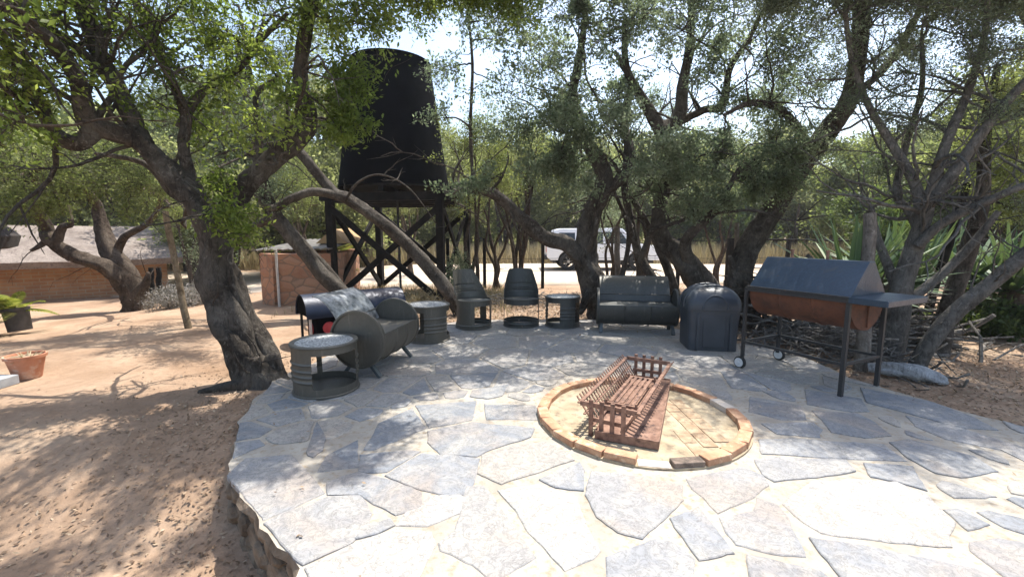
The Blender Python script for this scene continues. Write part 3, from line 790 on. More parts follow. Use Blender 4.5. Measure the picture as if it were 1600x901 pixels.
# ---------------------------------------------------------------- blue barrel cover firebox behind the bench
a1 = Vector((-2.98, 6.05)); a2 = Vector((-1.85, 7.0)); dd = a2-a1; LC = dd.length; cz0 = gz(-2.5, 6.8)
cv = thing('barrel_smoker', 'blue barrel-topped smoker with black firebox behind the reflection-streaked bench', 'smoker', ((a1.x+a2.x)/2, (a1.y+a2.y)/2, cz0), math.atan2(dd.y, dd.x))
Mx = Matrix.Translation((-LC/2, 0, .43)) @ Matrix.Rotation(PI/2, 4, 'Y')
mb = MB(); mb.shell(lambda a, z: math.cos(a) < .12, zlist(LC, [LC*.5]), ribr(.29, [LC*.5]), .006, 72, Mx); mb.build('barrel_cover', BLUECOV, cv)
for s in (-1, 1):
    mb = MB(); vs = [(s*(LC/2-.02), .285*math.cos(PI*k/24), .43+.285*math.sin(PI*k/24)) for k in range(25)]; vs2 = [(v[0]-s*.008, v[1], v[2]) for v in vs]
    mb.add(vs+vs2, [tuple(range(25)), tuple(range(49, 24, -1))]+[(k, k+1, 26+k, 25+k) for k in range(24)]+[(0, 25, 49, 24)])
    mb.build('cover_end', BLACK, cv)
mb = MB(); mb.box((.04, 0, .23), (LC-.2, .46, .34)); mb.build('firebox', BLACK, cv, .004)
mb = MB(); mb.disc(.085, 0, .02, 24, Matrix.Translation((-LC/2+.13, -.02, .22)) @ Matrix.Rotation(-PI/2, 4, 'Y')); mb.build('red_cap', REDP, cv)
mb = MB(); mb.disc(.085, 0, .02, 24, Matrix.Translation((-LC/2+.3, -.235, .25)) @ Matrix.Rotation(PI/2, 4, 'X')); mb.build('red_cap', REDP, cv)
for x in (-LC/2+.06, LC/2-.08):
    for y in (-.22, .22): mb = MB(); mb.bar((x, y, -.02), (x, y, .44), .03, .03); mb.build('leg', WHITEPIPE if x < 0 and y < 0 else DSTEEL, cv)

# ---------------------------------------------------------------- water tower
FL = Vector((-4.12, 10.0)); FR = Vector((-1.58, 9.68)); ex = (FR-FL); wT = ex.length; ey = Vector((-ex.y, ex.x))
tw = thing('water_tower', 'tall black tapered water tank on a black cross-braced timber stand', 'water tower', (*((FL+FR+ey)/2), -.12), math.atan2(ex.y, ex.x))
hw = wT/2; zt = 2.35
crn = [(-hw, -hw), (hw, -hw), (hw, hw), (-hw, hw)]
for x, y in crn: mb = MB(); mb.bar((x, y, 0), (x, y, zt), .16, .16); mb.build('leg', BLACKW, tw)
for k in range(4):
    a = crn[k]; b = crn[(k+1)%4]
    for q in (0, 1):
        p, r_ = (a, b) if q == 0 else (b, a)
        n_ = Vector((a[0]+b[0], a[1]+b[1], 0)).normalized()*(.05 if q else -.02)
        mb = MB(); mb.bar(Vector((*p, .12))+n_, Vector((*r_, zt-.12))+n_, .13, .06, up=tuple(n_.normalized())); mb.build('cross_brace', BLACKW, tw)
mb = MB()
for y in (-hw, -hw/2, 0, hw/2, hw): mb.bar((-hw-.22, y, zt+.09), (hw+.22, y, zt+.09), .12, .18)
for x in (-hw, 0, hw): mb.bar((x, -hw-.15, zt+.26), (x, hw+.15, zt+.26), .12, .12)
mb.build('deck_beams', BLACKW, tw)
mb = MB(); mb.disc(1.43, zt+.32, zt+.37, 48); mb.build('deck', BLACKW, tw)
mb = MB(); prof = []; z0 = zt+.37; z1 = 5.62; m = 60
for k in range(m+1):
    u = k/m; r_ = 1.33+(.93-1.33)*u**.95; prof.append((r_+(.005 if k in (15, 30, 45) else 0), z0+(z1-z0)*u))
Mt = Matrix.Translation((-.2, -.1, 0))
mb.lathe(prof, 56, Mt); mb.build('tank', BLACK, tw)
mb = MB(); mb.lathe([(.95, z1-.03), (.96, z1+.02), (.7, z1+.1), (.3, z1+.16), (.001, z1+.17)], 48, Mt); mb.build('tank_lid', BLACK, tw)
mb = MB(); mb.tube([(.1, -.75, zt+.3), (.12, -.75, 0)], .03, 8); mb.build('downpipe', DSTEEL, tw)

# ---------------------------------------------------------------- buildings
bl = thing('thatched_lodge', 'long low brick lodge with grey thatched roof behind the twisted tree', 'building', (-11.2, 14.1, -.45), math.atan2(2.0, 2.3)*0+R(41))
# local x runs along the wall (to the right and back), local -y faces the yard
mb = MB(); mb.box((-6, 2, .58), (12, 4, 1.16)); mb.build('wall', BWALL, bl)
mb = MB(); g = []
for i in range(13):
    x = -12.4+12.8*i/12; g.append([(x, -.55+ (2.55)*j/10, 1.0+1.0*(j/10)**.93+.05*mnoise.noise(Vector((x*1.5, j*.4, 0)))) for j in range(11)]+[(x, 2+2.55*j/10, 2.0-1.0*(j/10)**1.05) for j in range(1, 11)])
mb.sheet(g[::-1], .2); mb.build('thatch_roof', THATCH, bl)
hp = U(440, 478, -.1); hl = U(393, 474, -.1)
hut = thing('stone_outbuilding', 'small red stone outbuilding with flat tin roof left of the water tower', 'building', (hp.x, hp.y, -.14), 0)
mb = MB(); e1 = Vector((hl.x-hp.x, hl.y-hp.y)); 
w1 = Vector((-.75, .45)); w2 = Vector((1.0, .47)); T_ = .22
def wallseg(mb, a, b, z0, z1, th=.24):
    z1 = min(z1, 1.2)
    a = Vector(a); b = Vector(b); d_ = (b-a); L = d_.length; c = (a+b)/2
    mb.box((c.x, c.y, (z0+z1)/2), (L, th, z1-z0), Matrix.Rotation(math.atan2(d_.y, d_.x), 3, 'Z'))
wallseg(mb, (0, 0), (1.0, .47), 0, 1.36); wallseg(mb, (-.05, .05), (-.5, .36), 0, 1.34); wallseg(mb, (-.55, .45), (.1, 3), 0, 1.34); wallseg(mb, (1.0, .47), (.6, 3), 0, 1.34)
mb.build('stone_wall', STWALL, hut)
mb = MB(); g = []
for i in range(31):
    u = i/30; a = Vector((-.85, .5)).lerp(Vector((1.2, .4)), u)
    g.append([(a.x*.9, a.y-.2+.15*(1-abs(2*u-1)), 1.24+.05*u+.012*math.sin(i*2.1)), (a.x*.7, a.y+2.3, 1.46+.012*math.sin(i*2.1))])
mb.sheet(g[::-1], .03); mb.build('tin_roof', TIN, hut)
mb = MB(); mb.tube([(.04, -.16, 0), (.04, -.16, 1.3)], .028, 8); mb.build('white_pipe', WHITEPIPE, hut)
mb = MB(); mb.add([(.3, 1.2, 1.4), (1.1, 1.2, 1.4), (.7, 1.2, 1.74), (.3, 2.6, 1.4), (1.1, 2.6, 1.4), (.7, 2.6, 1.8)], [(0,1,2),(3,5,4),(0,2,5,3),(1,4,5,2),(0,3,4,1)]); mb.build('roof_gable', TANM, hut)
rh = thing('thatched_rondavel', 'thatched eave of a hut poking in at the left edge, its shade painted in', 'building', (-11.4, 6.6, -.4), 0)
mb = MB(); mb.lathe([(2.0, 0), (2.0, 1.9)], 40); mb.build('wall', BWALL, rh)
mb = MB(); mb.lathe([(1.9, 1.72), (2.5, 1.62), (2.62, 1.66), (2.68, 1.86), (2.3, 2.3), (1.5, 3.1), (.6, 3.9), (.01, 4.25)], 48); mb.build('thatch_roof', THATCH_SHADE, rh)

# ---------------------------------------------------------------- car
car = thing('pickup_truck', 'white pickup with canopy parked on the sandy road behind the trees', 'pickup truck', (0, 18.9, gz(3, 18.9)+.06))
prof = [(1.45,.55),(1.42,1.0),(1.5,1.05),(1.78,1.66),(2.0,1.72),(4.35,1.74),(4.6,1.7),(5.1,1.12),(5.4,1.08),(6.1,1.0),(6.28,.85),(6.3,.5),(6.1,.42)]
low = []
for cx in (5.22, 2.34):
    low.append((cx+.46, .42)); low += [(cx+.43*math.cos(PI*k/10), .42+.40*math.sin(PI*k/10)) for k in range(11)]; low.append((cx-.46, .42))
poly = prof+low+[(1.6, .42)]
def sideprism(mb, poly, y0, y1, yt=0):
    n = len(poly); vs = [(p[0], y0+(max(0, p[1]-1.05)*yt), p[1]) for p in poly]+[(p[0], y1-(max(0, p[1]-1.05)*yt), p[1]) for p in poly]
    mb.add(vs, [tuple(range(n)), tuple(range(2*n-1, n-1, -1))]+[(k, n+k, n+(k+1)%n, (k+1)%n) for k in range(n)])
mb = MB(); sideprism(mb, poly, -.9, .9, .22); mb.build('body', CARW, car, .03)
mb = MB(); 
for x in (5.22, 2.34): mb.box((x, 0, .55), (1.0, 1.5, .5))
mb.box((3.8, 0, .4), (4.2, 1.5, .2)); mb.build('underbody', CARB, car)
for pl in ([(1.75,1.12),(2.6,1.12),(2.6,1.55),(1.95,1.55)], [(2.95,1.1),(3.75,1.1),(3.75,1.58),(3.0,1.58)], [(3.85,1.1),(4.85,1.1),(4.5,1.58),(3.85,1.58)]):
    for s in (-1, 1):
        mb = MB(); y = s*.905; vs = [(p[0], y-s*max(0, p[1]-1.05)*.22, p[1]) for p in pl]; vs += [(v[0], v[1]-s*.02, v[2]) for v in vs]
        mb.add(vs, [(0,1,2,3),(7,6,5,4)]+[(k, 4+k, 4+(k+1)%4, (k+1)%4) for k in range(4)]); mb.build('window', CARG, car)
mb = MB(); mb.add([(5.08,-.78,1.17),(5.08,.78,1.17),(4.64,.68,1.67),(4.64,-.68,1.67),(5.05,-.78,1.15),(5.05,.78,1.15),(4.61,.68,1.65),(4.61,-.68,1.65)], [(0,1,2,3),(7,6,5,4),(0,4,5,1),(2,6,7,3),(1,5,6,2),(0,3,7,4)]); mb.build('windscreen', CARG, car, loc=(.02, 0, .02))
for s in (-1, 1):
    mb = MB(); mb.box((6.22, s*.68, .88), (.12, .34, .16)); mb.build('headlight', ALLOY, car, .02)
    mb = MB(); mb.box((1.44, s*.8, .9), (.06, .14, .28)); mb.build('tail_light', REDP, car, .01)
    for x in (5.22, 2.34):
        Mw = Matrix.Translation((x, s*.82, .37)) @ Matrix.Rotation(PI/2, 4, 'X')
        mb = MB(); mb.lathe([(.22, -.11), (.34, -.11), (.375, -.07), (.375, .07), (.34, .11), (.22, .11)], 32, Mw); wh = mb.build('wheel', RUBBER, car)
        mb = MB(); mb.lathe([(.22, -.1), (.235, 0), (.22, .1)], 32, Mw)
        for k in range(6):
            a = PI*k/3; mb.bar(Mw @ Vector((.03*math.cos(a), .03*math.sin(a), s*-.06*-1)), Mw @ Vector((.225*math.cos(a), .225*math.sin(a), s*-.06*-1)), .05, .02)
        mb.disc(.06, -.09, .09, 16, Mw); mb.build('rim', ALLOY, wh)
mb = MB(); mb.box((6.2, 0, .52), (.22, 1.7, .2)); mb.build('bumper', CARB, car, .02)
mb = MB(); mb.box((1.42, 0, .52), (.14, 1.6, .16)); mb.build('bumper', CARB, car, .02)

# ---------------------------------------------------------------- trees
def catmull(pts, rads, per=5):
    out = []; rr = []; n = len(pts)
    for i in range(n-1):
        p0 = pts[max(i-1, 0)]; p1 = pts[i]; p2 = pts[i+1]; p3 = pts[min(i+2, n-1)]
        for j in range(per):
            t = j/per
            out.append(.5*((2*p1)+(p2-p0)*t+(2*p0-5*p1+4*p2-p3)*t*t+(3*p1-p0-3*p2+p3)*t**3)); rr.append(rads[i]+(rads[i+1]-rads[i])*t)
    out.append(pts[-1]); rr.append(rads[-1]); return out, rr
def rvec(rd):
    while True:
        v = Vector((rd.uniform(-1,1), rd.uniform(-1,1), rd.uniform(-1,1)))
        if .05 < v.length < 1: return v.normalized()
def leaves(anchors, dirs, n, spread, size, asp, rg):
    k = rg.integers(0, len(anchors), n); P = anchors[k]+rg.normal(0, spread, (n, 3))
    D = dirs[k]*.6+rg.normal(0, .8, (n, 3)); D /= np.linalg.norm(D, axis=1)[:, None]
    Q = rg.normal(0, 1, (n, 3)); Wd = np.cross(D, Q); Wd /= np.linalg.norm(Wd, axis=1)[:, None]
    L = size*rg.uniform(.6, 1.3, n)[:, None]; w = L*asp
    V = np.empty((n, 4, 3)); V[:, 0] = P; V[:, 1] = P+D*L*.5+Wd*w*.5; V[:, 2] = P+D*L; V[:, 3] = P+D*L*.5-Wd*w*.5
    cl = .5+.5*np.sin(P[:, 0]*2.1+np.sin(P[:, 2]*2.7)+P[:, 1]*1.7)
    tone = np.clip(rg.normal(.45, .2, n)+.25*(cl-.5), 0, 1)
    return V.reshape(-1, 3), tone
def clump_twigs(mb, c, rad, rd, nt_, root, r0, flat=.75):
    """twigs radiating from the root through the clump; returns anchor points"""
    an = []; di = []
    for _ in range(nt_):
        tgt = c+Vector((rd.gauss(0, .5)*rad, rd.gauss(0, .5)*rad, rd.gauss(0, .5)*rad*flat))
        st = root+(tgt-root)*rd.uniform(0, .25); pts = [st]; m = 6
        for j in range(1, m+1):
            t = j/m; p = st.lerp(tgt, t)+rvec(rd)*(.07*rad); pts.append(p)
        mb.tube(pts, [r0*(1-.8*j/m) for j in range(m+1)], 4, caps=False)
        d_ = (tgt-st).normalized()
        for j in range(2, m+1):
            for _2 in range(3):
                sd = (d_*.4+rvec(rd)).normalized(); L = rad*rd.uniform(.2, .5)
                q0 = pts[j]; q1 = q0+sd*L*.5+rvec(rd)*L*.1; q2 = q0+sd*L
                mb.tube([q0, q1, q2], [r0*.35, r0*.25, r0*.12], 3, caps=False)
                for tt in (.35, .6, .8, 1): an.append(q0.lerp(q2, tt)); di.append(sd)
            an.append(pts[j]); di.append(d_)
    return an, di
def fillc(seed, n, px, py, Y, rad, w=1):
    rd = random.Random(seed); return [(W(rd.uniform(*px), rd.uniform(*py), rd.uniform(*Y)), rd.uniform(*rad), w) for _ in range(n)]
def shadec(seed, n, x, y, z, rad=.6, w=.8):  # leaf clumps added high overhead, positioned for the shade they cast
    rd = random.Random(seed); return [(Vector((rd.uniform(*x), rd.uniform(*y), rd.uniform(*z))), rad*rd.uniform(.7, 1.2), w) for _ in range(n)]
def tree(name, label, cat, limbs, clumps, barkm, leafm, size, asp, per, seed, group=None, gn=.12, spread=.05, dead=0, origin=None, sec=0):
    rd = random.Random(seed); rg = np.random.default_rng(seed)
    base = origin or limbs[0][0][0]
    t = thing(name, label, cat, (base.x, base.y, base.z), 0, group); off = -Vector((base.x, base.y, base.z))
    mb = MB(); skel = []
    for i, (pts, rads) in enumerate(limbs):
        if pts[0].z < .25: pts = [pts[0]+Vector((0, 0, -.4))]+list(pts); rads = [rads[0]*1.15]+list(rads)
        p, r = catmull([Vector(q)+off for q in pts], rads, 9)
        mb.tube(p, r, 20 if rads[0] > .1 else (12 if rads[0] > .06 else 8), gn=gn, seed=seed+i*3.3)
        skel += [(q, rr) for q, rr in zip(p[2:], r[2:])]
    big = [q for q in skel if .03 < q[1] < .16 and q[0].z-off.z*0 > 1.6]
    if sec and big:
        for _ in range(sec):
            q0, rr = big[rd.randrange(len(big))]; d_ = (rvec(rd)+Vector((0, 0, .55))).normalized(); L = rd.uniform(.7, 1.7); r0 = min(rr*.45, rd.uniform(.014, .032)); pts = [q0]; m = 9
            for j in range(m): d_ = (d_+rvec(rd)*.38+Vector((0, 0, .06))).normalized(); pts.append(pts[-1]+d_*L/m)
            mb.tube(pts, [r0*(1-.7*j/m) for j in range(m+1)], 6, caps=False); skel += [(pts[j], r0*.5) for j in (4, 7, 9)]
            for j in (3, 5, 7):
                e = pts[j]+(d_+rvec(rd)*1.1).normalized()*L*rd.uniform(.2, .45); mb.tube([pts[j], pts[j].lerp(e, .5)+rvec(rd)*.05, e], [r0*.4, r0*.28, r0*.12], 4, caps=False)
    mb.build('trunk', barkm, t, auto=False)
    br = MB(); V = []; T = []
    for c, rad, n in clumps:
        c = Vector(c)+off
        cand = sorted(skel, key=lambda s: (s[0]-c).length+.25*abs(s[1]*3))[:6]; root, rr = cand[rd.randrange(3)]
        dist = (root-c).length
        if dist > rad*.4:
            e = root.lerp(c, .75); m = 7; pts = [root]
            for j in range(1, m+1): pts.append(root.lerp(e, j/m)+rvec(rd)*dist*.05*(1 if j < m else 0)+Vector((0, 0, .08*dist*math.sin(PI*j/m))))
            r0 = min(rr*.7, .012+.012*dist); br.tube(pts, [r0*(1-.55*j/m) for j in range(m+1)], 6, caps=False)
            rt = pts[-2]; r1 = r0*.45
        else: rt = root; r1 = .01
        an, di = clump_twigs(br, c, rad, rd, max(5, int(9*rad/.7)), rt, max(.005, min(.012, r1)))
        A_ = np.array([tuple(a) for a in an]); D_ = np.array([tuple(a) for a in di])
        v, tn = leaves(A_, D_, int(n*per), spread, size, asp, rg); V.append(v); T.append(np.clip(tn+rd.uniform(-.22, .22), 0, 1))
    for _ in range(dead):
        root, rr = skel[rd.randrange(len(skel)//4, len(skel))]; d_ = (rvec(rd)+Vector((0, 0, .2))).normalized(); L = rd.uniform(.3, .9); pts = [root]
        for j in range(1, 7):
            d_ = (d_+rvec(rd)*.35).normalized(); pts.append(pts[-1]+d_*L/6)
            if rd.random() < .6: q = pts[-1]; br.tube([q, q+(d_+rvec(rd)).normalized()*L*.25], [.004, .002], 3, caps=False)
        br.tube(pts, [.012*(1-.8*j/6) for j in range(7)], 4, caps=False)
    if br.v: br.build('branches', barkm, t, auto=False)
    if V: quads('crown', np.concatenate(V), leafm, t, np.concatenate(T))
    return t
def L_(pts, r0, r1, Y=None):
    """limb: list of (px, py, Y)"""
    P = [W(*p) if len(p) == 3 else Vector(p) for p in pts]; n = len(P)
    rs = [r0+(r1-r0)*(k/(n-1)) for k in range(n)] if not hasattr(r0, '__len__') else r0
    return (P, rs)
def C_(lst): return [(W(px, py, Y), rad, n) for px, py, Y, rad, n in lst]

# T1: large gnarled tree left
b0 = Vector((-2.72, 4.5, -.12))
limbs = [
 ([b0+Vector((.1,-.05,0)), W(388,565,4.5), W(362,500,4.5), W(335,435,4.5), W(336,380,4.5), W(318,335,4.5), W(285,290,4.5), W(245,250,4.45), W(205,210,4.35)], [.24,.17,.165,.15,.13,.13,.11,.09,.075]),
 ([W(340,400,4.55), W(352,340,4.65), W(385,285,4.75), W(430,245,4.85), W(478,205,4.9), W(482,175,4.9), W(470,130,4.85), W(475,70,4.8), W(488,0,4.7), W(500,-80,4.6)], [.1,.105,.11,.105,.095,.085,.075,.065,.06,.04]),
 ([W(210,215,4.35), W(150,197,4.2), W(132,170,4.1), W(118,120,4.0), W(85,70,3.8), W(30,25,3.5), W(-60,-30,3.2)], [.10,.085,.07,.06,.055,.045,.03]),
 ([W(222,225,4.4), W(190,150,4.45), W(150,75,4.5), W(125,-10,4.5), W(115,-90,4.5)], [.09,.075,.065,.06,.05]),
 ([W(150,198,4.2), W(125,222,4.15), W(95,215,4.1), W(70,180,4.0), W(40,120,3.9), W(0,60,3.7), W(-60,10,3.5)], [.07,.075,.06,.05,.045,.035,.02]),
 ([W(185,140,4.45), W(130,85,4.4), W(70,40,4.3), W(10,-10,4.2)], [.05,.045,.04,.03]),
 ([W(300,300,4.55), W(288,230,4.6), W(290,180,4.7), W(262,110,4.8), W(235,50,4.9), W(200,-20,5.0)], [.07,.055,.05,.045,.04,.03]),
 ([W(320,330,4.55), W(268,300,4.7), W(225,255,4.8), W(150,240,5.0)], [.045,.04,.03,.02]),
 ([W(280,200,4.7), W(320,140,4.8), W(370,110,4.9), W(410,60,5.0), W(450,20,5.0)], [.045,.04,.035,.03,.02]),
 ([W(400,265,4.8), W(405,210,4.9), W(400,150,5.0), W(440,120,5.1)], [.04,.035,.025,.02]),
 ([b0+Vector((0,0,.02)), W(420,560,4.62), W(385,500,4.62), W(368,450,4.58), W(345,400,4.55)], [.15,.13,.11,.1,.07]),
 ([W(330,470,4.42), W(345,515,4.38), W(372,540,4.36), W(400,588,4.38), W(410,600,4.3)], [.06,.08,.08,.09,.05]),
 ([W(395,560,4.35), W(385,598,4.3), W(345,606,4.25), W(310,612,4.2)], [.08,.07,.05,.02]),
 ([W(425,560,4.5), W(440,590,4.45), W(452,596,4.35)], [.08,.07,.03]),
]
cl = C_([(60,130,3.9,.5,.6),(20,60,3.6,.45,.7),(120,60,4.3,.55,.5),(240,40,4.7,.55,.6),(330,40,4.8,.55,.7),(350,120,4.8,.4,.5),(420,100,5.0,.3,.35),
  (540,160,4.7,.32,.8),(562,195,4.7,.2,.5),(550,120,4.7,.3,.7),(520,40,4.6,.5,.9),(600,20,4.6,.4,.6),(420,-10,4.5,.5,.7),(300,-20,4.6,.6,.8),(180,-10,4.4,.5,.6),(535,215,4.8,.2,.4),
  (365,330,4.3,.22,.35),(380,365,4.3,.16,.2),(350,300,4.4,.22,.3),(250,150,4.6,.4,.4),(300,210,4.9,.35,.35),(30,180,3.9,.3,.4),(640,5,4.9,.4,.4),
  (100,-80,4.2,.7,.9),(480,-80,4.4,.7,1),(640,-60,4.6,.7,.8),(0,-20,3.7,.5,.6),(-80,60,3.8,.7,.8),(-100,150,4.2,.7,.8)])
tree('gnarled_tree', 'big gnarled dark-trunked tree with fresh green leaves at the left corner of the patio', 'tree', limbs, cl+fillc(31, 9, (-40, 500), (-80, 200), (4.2, 5.4), (.4, .55), .45)+shadec(311, 34, (-1.6, .3), (3.9, 6.2), (4.2, 5.0), .32, .95), BARK, LEAF_G, .055, .45, 1500, 3, None, .2, .05, 36, b0, 44)
# hanging foliage mass behind left (over the yard)
b0 = Vector((-4.6, 6.4, -.3))
cl = C_([(-40,270,7.0,.7,1),(40,290,7,.7,1.1),(110,280,7.2,.7,1.1),(180,290,7.4,.6,1),(240,300,7.6,.6,.9),(60,240,7.2,.7,.9),(150,245,7.4,.6,.8),(-60,220,7,.8,1),(20,330,7,.35,.6),(100,330,7.4,.35,.6),(290,340,8,.4,.5),(200,250,7.6,.5,.6),(400,380,8.2,.35,.4),(-20,170,7,.8,.8)])
limbs = [([W(212,468,10.5), W(190,440,10.4), W(160,415,10.2), W(115,400,10.1), W(80,375,10.0), W(72,355,10.0), W(60,330,9.6), W(60,300,9.0), W(50,270,8.2)], [.26,.2,.16,.15,.13,.13,.1,.08,.05]),
 ([W(212,466,10.5), W(200,430,10.5), W(175,395,10.6), W(160,360,10.7), W(150,320,10.6), W(130,290,9.9)], [.26,.22,.19,.16,.1,.06]),
 ([W(185,410,10.5), W(150,412,10.3), W(130,400,10.3), W(105,405,10.2)], [.12,.1,.09,.05]),
 ([W(180,400,10.6), W(195,370,10.6), W(230,350,10.4), W(250,320,9.6)], [.1,.08,.06,.04]),
 ([W(88,380,10), W(98,355,10), W(110,350,10), W(105,320,10)], [.1,.08,.06,.04]),
 ([W(75,375,10), W(60,385,9.9), W(48,392,9.8)], [.08,.05,.03]),
 ([W(215,462,10.4), W(228,440,10.4), W(232,425,10.4)], [.16,.08,.03])]
tree('twisted_tree', 'low twisted grey-brown tree spreading in front of the thatched lodge', 'tree', limbs, cl, BARKB, LEAF_B, .05, .35, 2200, 5, None, .16, .06, 16, W(212,468,10.5))

# T2, T3 leaning trunks under the tower
bz = gz(-1.0, 8.6)
limbs = [([W(722,490,8.2), W(700,455,8.2), W(650,395,8.2), W(600,350,8.2), W(545,312,8.2), W(520,300,8.2), W(475,245,8.2), W(440,205,8.2), W(400,150,8.2), W(380,60,8.0)], [.16,.135,.12,.112,.108,.1,.085,.07,.05,.04]),
 ([W(540,312,8.1), W(560,285,7.9), W(595,273,7.8), W(640,295,7.7), W(682,350,7.7)], [.025,.02,.016,.012,.007]),
 ([W(530,306,8.2), W(490,300,8.0), W(455,310,7.8), W(425,325,7.7), W(400,300,7.6), W(410,230,7.6)], [.085,.075,.07,.06,.045,.03])]
cl = C_([(420,290,7.8,.5,.5),(380,180,8.0,.6,.6),(460,110,8.2,.7,.7),(400,60,8.0,.7,.7),(480,30,8,.7,.7),(330,240,8,.6,.6),(300,150,8.2,.7,.6)])
tree('leaning_tree', 'mottled trunk leaning left across the front of the water tower stand', 'tree', limbs, cl+fillc(32, 7, (250, 520), (-60, 260), (7, 8.6), (.5, .7)), BARK, LEAF_O, .055, .4, 1500, 8, None, .1, .06, 10, W(722,490,8.2))
limbs = [([W(540,462,8.0), W(505,430,8.0), W(460,375,7.9), W(428,335,7.8), W(412,290,7.8), W(400,230,7.7), W(385,150,7.6), W(370,60,7.5)], [.14,.13,.12,.12,.1,.08,.06,.04]),
 ([W(430,340,7.8), W(395,355,7.9), W(360,380,8.0), W(330,370,8.2)], [.08,.06,.04,.02]),
 ([W(545,465,8.1), W(520,430,8.15), W(480,385,8.2), W(450,350,8.1)], [.08,.07,.06,.04])]
cl = C_([(330,400,8.3,.4,.4),(300,350,8.3,.5,.5),(420,260,7.9,.4,.5),(350,100,7.8,.7,.7),(250,200,8,.7,.6),(200,100,8,.8,.7)])
tree('leaning_tree', 'dark knotty trunk leaning left behind the blue barrel smoker', 'tree', limbs, cl, BARK, LEAF_O, .045, .4, 1500, 9, None, .13, .06, 10, W(540,462,8.0))

# T4 centre right
limbs = [([W(945,480,8), W(925,435,8), W(915,400,8), W(918,350,8), W(935,310,8), W(945,275,8), W(925,235,8), W(905,195,8), W(895,150,7.9), W(905,90,7.7), W(915,20,7.5)], [.3,.24,.2,.175,.16,.145,.12,.1,.08,.06,.04]),
 ([W(925,425,8.0), W(890,385,7.95), W(850,370,7.9), W(815,340,7.85), W(775,305,7.8), W(740,297,7.8), W(712,300,7.8), W(695,303,7.8)], [.17,.15,.13,.11,.09,.07,.055,.04]),
 ([W(945,300,8), W(975,275,8), W(985,240,8.1), W(975,190,8.2), W(985,130,8.2), W(960,80,8.2)], [.1,.1,.09,.07,.05,.03]),
 ([W(920,440,8.05), W(915,470,7.8), W(905,490,7.7)], [.1,.08,.05]),
 ([W(740,297,7.8), W(735,200,7.8), W(738,100,7.7), W(730,10,7.5)], [.035,.03,.025,.02]),
 ([W(915,400,7.9), W(930,360,7.6), W(935,320,7.5), W(960,290,7.4)], [.05,.045,.04,.03])]
cl = C_([(840,200,7.6,.65,1),(800,140,7.6,.7,1),(860,110,7.5,.7,1.1),(930,60,7.4,.7,1.1),(780,60,7.4,.7,1),(860,20,7.2,.7,1),(760,210,7.7,.5,.6),(880,250,7.7,.5,.8),(820,270,7.8,.5,.7),(700,110,7.7,.55,.5),(680,180,7.6,.3,.35),
  (720,10,7.2,.7,.9),(960,140,7.5,.5,.8),(960,-10,7,.7,1),(1000,40,7.2,.6,.8),(860,-80,6.6,.8,1),(1000,-90,6.4,.8,1),(740,-80,6.6,.8,.9)])
tree('forked_tree', 'dark twisted tree left of the long bench with a low limb reaching left', 'tree', limbs, cl+fillc(331, 7, (790, 910), (170, 300), (6.8, 7.5), (.3, .42), .7)+fillc(33, 10, (740, 980), (-80, 300), (6.6, 8.8), (.45, .7), 1)+shadec(34, 16, (-.2, 1.5), (5.6, 7.6), (4.7, 5.6), .3, .7), BARK, LEAF_O, .06, .5, 1150, 12, None, .15, .035, 26, W(945,480,8), 40)
# T5
limbs = [([W(1125,495,7.7), W(1095,445,7.7), W(1062,400,7.7), W(1035,372,7.8), W(1030,330,7.9), W(1040,280,8), W(1035,230,8), W(1030,200,8), W(1000,150,8), W(980,110,7.9), W(975,40,7.6)], [.27,.23,.19,.14,.12,.11,.115,.12,.08,.06,.035]),
 ([W(1032,205,8), W(1060,185,8), W(1068,130,8), W(1078,70,7.8), W(1080,0,7.6)], [.14,.12,.09,.07,.04]),
 ([W(1062,190,8), W(1100,172,7.9), W(1130,165,7.7), W(1140,110,7.5), W(1170,60,7.3), W(1190,20,7.1)], [.07,.065,.06,.05,.04,.025]),
 ([W(1085,425,7.7), W(1070,380,7.4), W(1095,350,7.2), W(1125,320,7.1), W(1150,270,7.0)], [.12,.08,.07,.05,.03]),
 ([W(1000,410,7.9), W(1010,380,7.7), W(1020,360,7.5), W(1050,350,7.3), W(1085,338,7.2)], [.05,.05,.045,.035,.02]),
 ([W(1040,470,8.1), W(1000,400,8.2), W(985,340,8.2), W(975,290,8.2), W(980,240,8.2)], [.1,.08,.07,.06,.04]),
 ([W(1060,480,8.3), W(1035,400,8.4), W(1000,330,8.4), W(970,280,8.3)], [.1,.08,.06,.03]),
 ([W(960,480,8.4), W(975,420,8.5), W(982,360,8.5), W(960,300,8.5)], [.06,.05,.045,.03])]
cl = C_([(1060,250,7.4,.6,1.1),(1110,260,7.0,.6,1.2),(1170,240,6.9,.6,1.2),(1010,290,7.6,.4,.7),(1100,110,7.4,.6,.9),(1160,160,7.2,.6,1.1),(1220,170,6.8,.6,1.1),(1210,80,6.9,.7,1.2),(1120,30,7,.7,1.1),(1050,60,7.4,.6,.8),(1250,20,6.6,.7,1.1),(1180,300,7,.4,.8),(1080,310,7.2,.35,.6),
  (1160,-60,6.4,.8,1.1),(1290,-60,6,.8,1),(1060,-60,6.6,.8,1),(1150,-150,6,.8,.8),(1240,210,6.8,.5,.9)])
tree('forked_tree', 'dark multi-stemmed tree between the long bench and the bin with grey-green foliage', 'tree', limbs, cl+fillc(351, 12, (1000, 1250), (200, 330), (6.3, 7.1), (.32, .45), .75)+fillc(35, 12, (960, 1290), (-80, 310), (6.4, 9.0), (.45, .7), 1)+shadec(36, 8, (1.6, 4.2), (6.6, 8.2), (4.8, 5.8), .34, .24), BARK, LEAF_O, .055, .48, 1300, 14, None, .14, .035, 40, W(1125,495,7.7), 46)
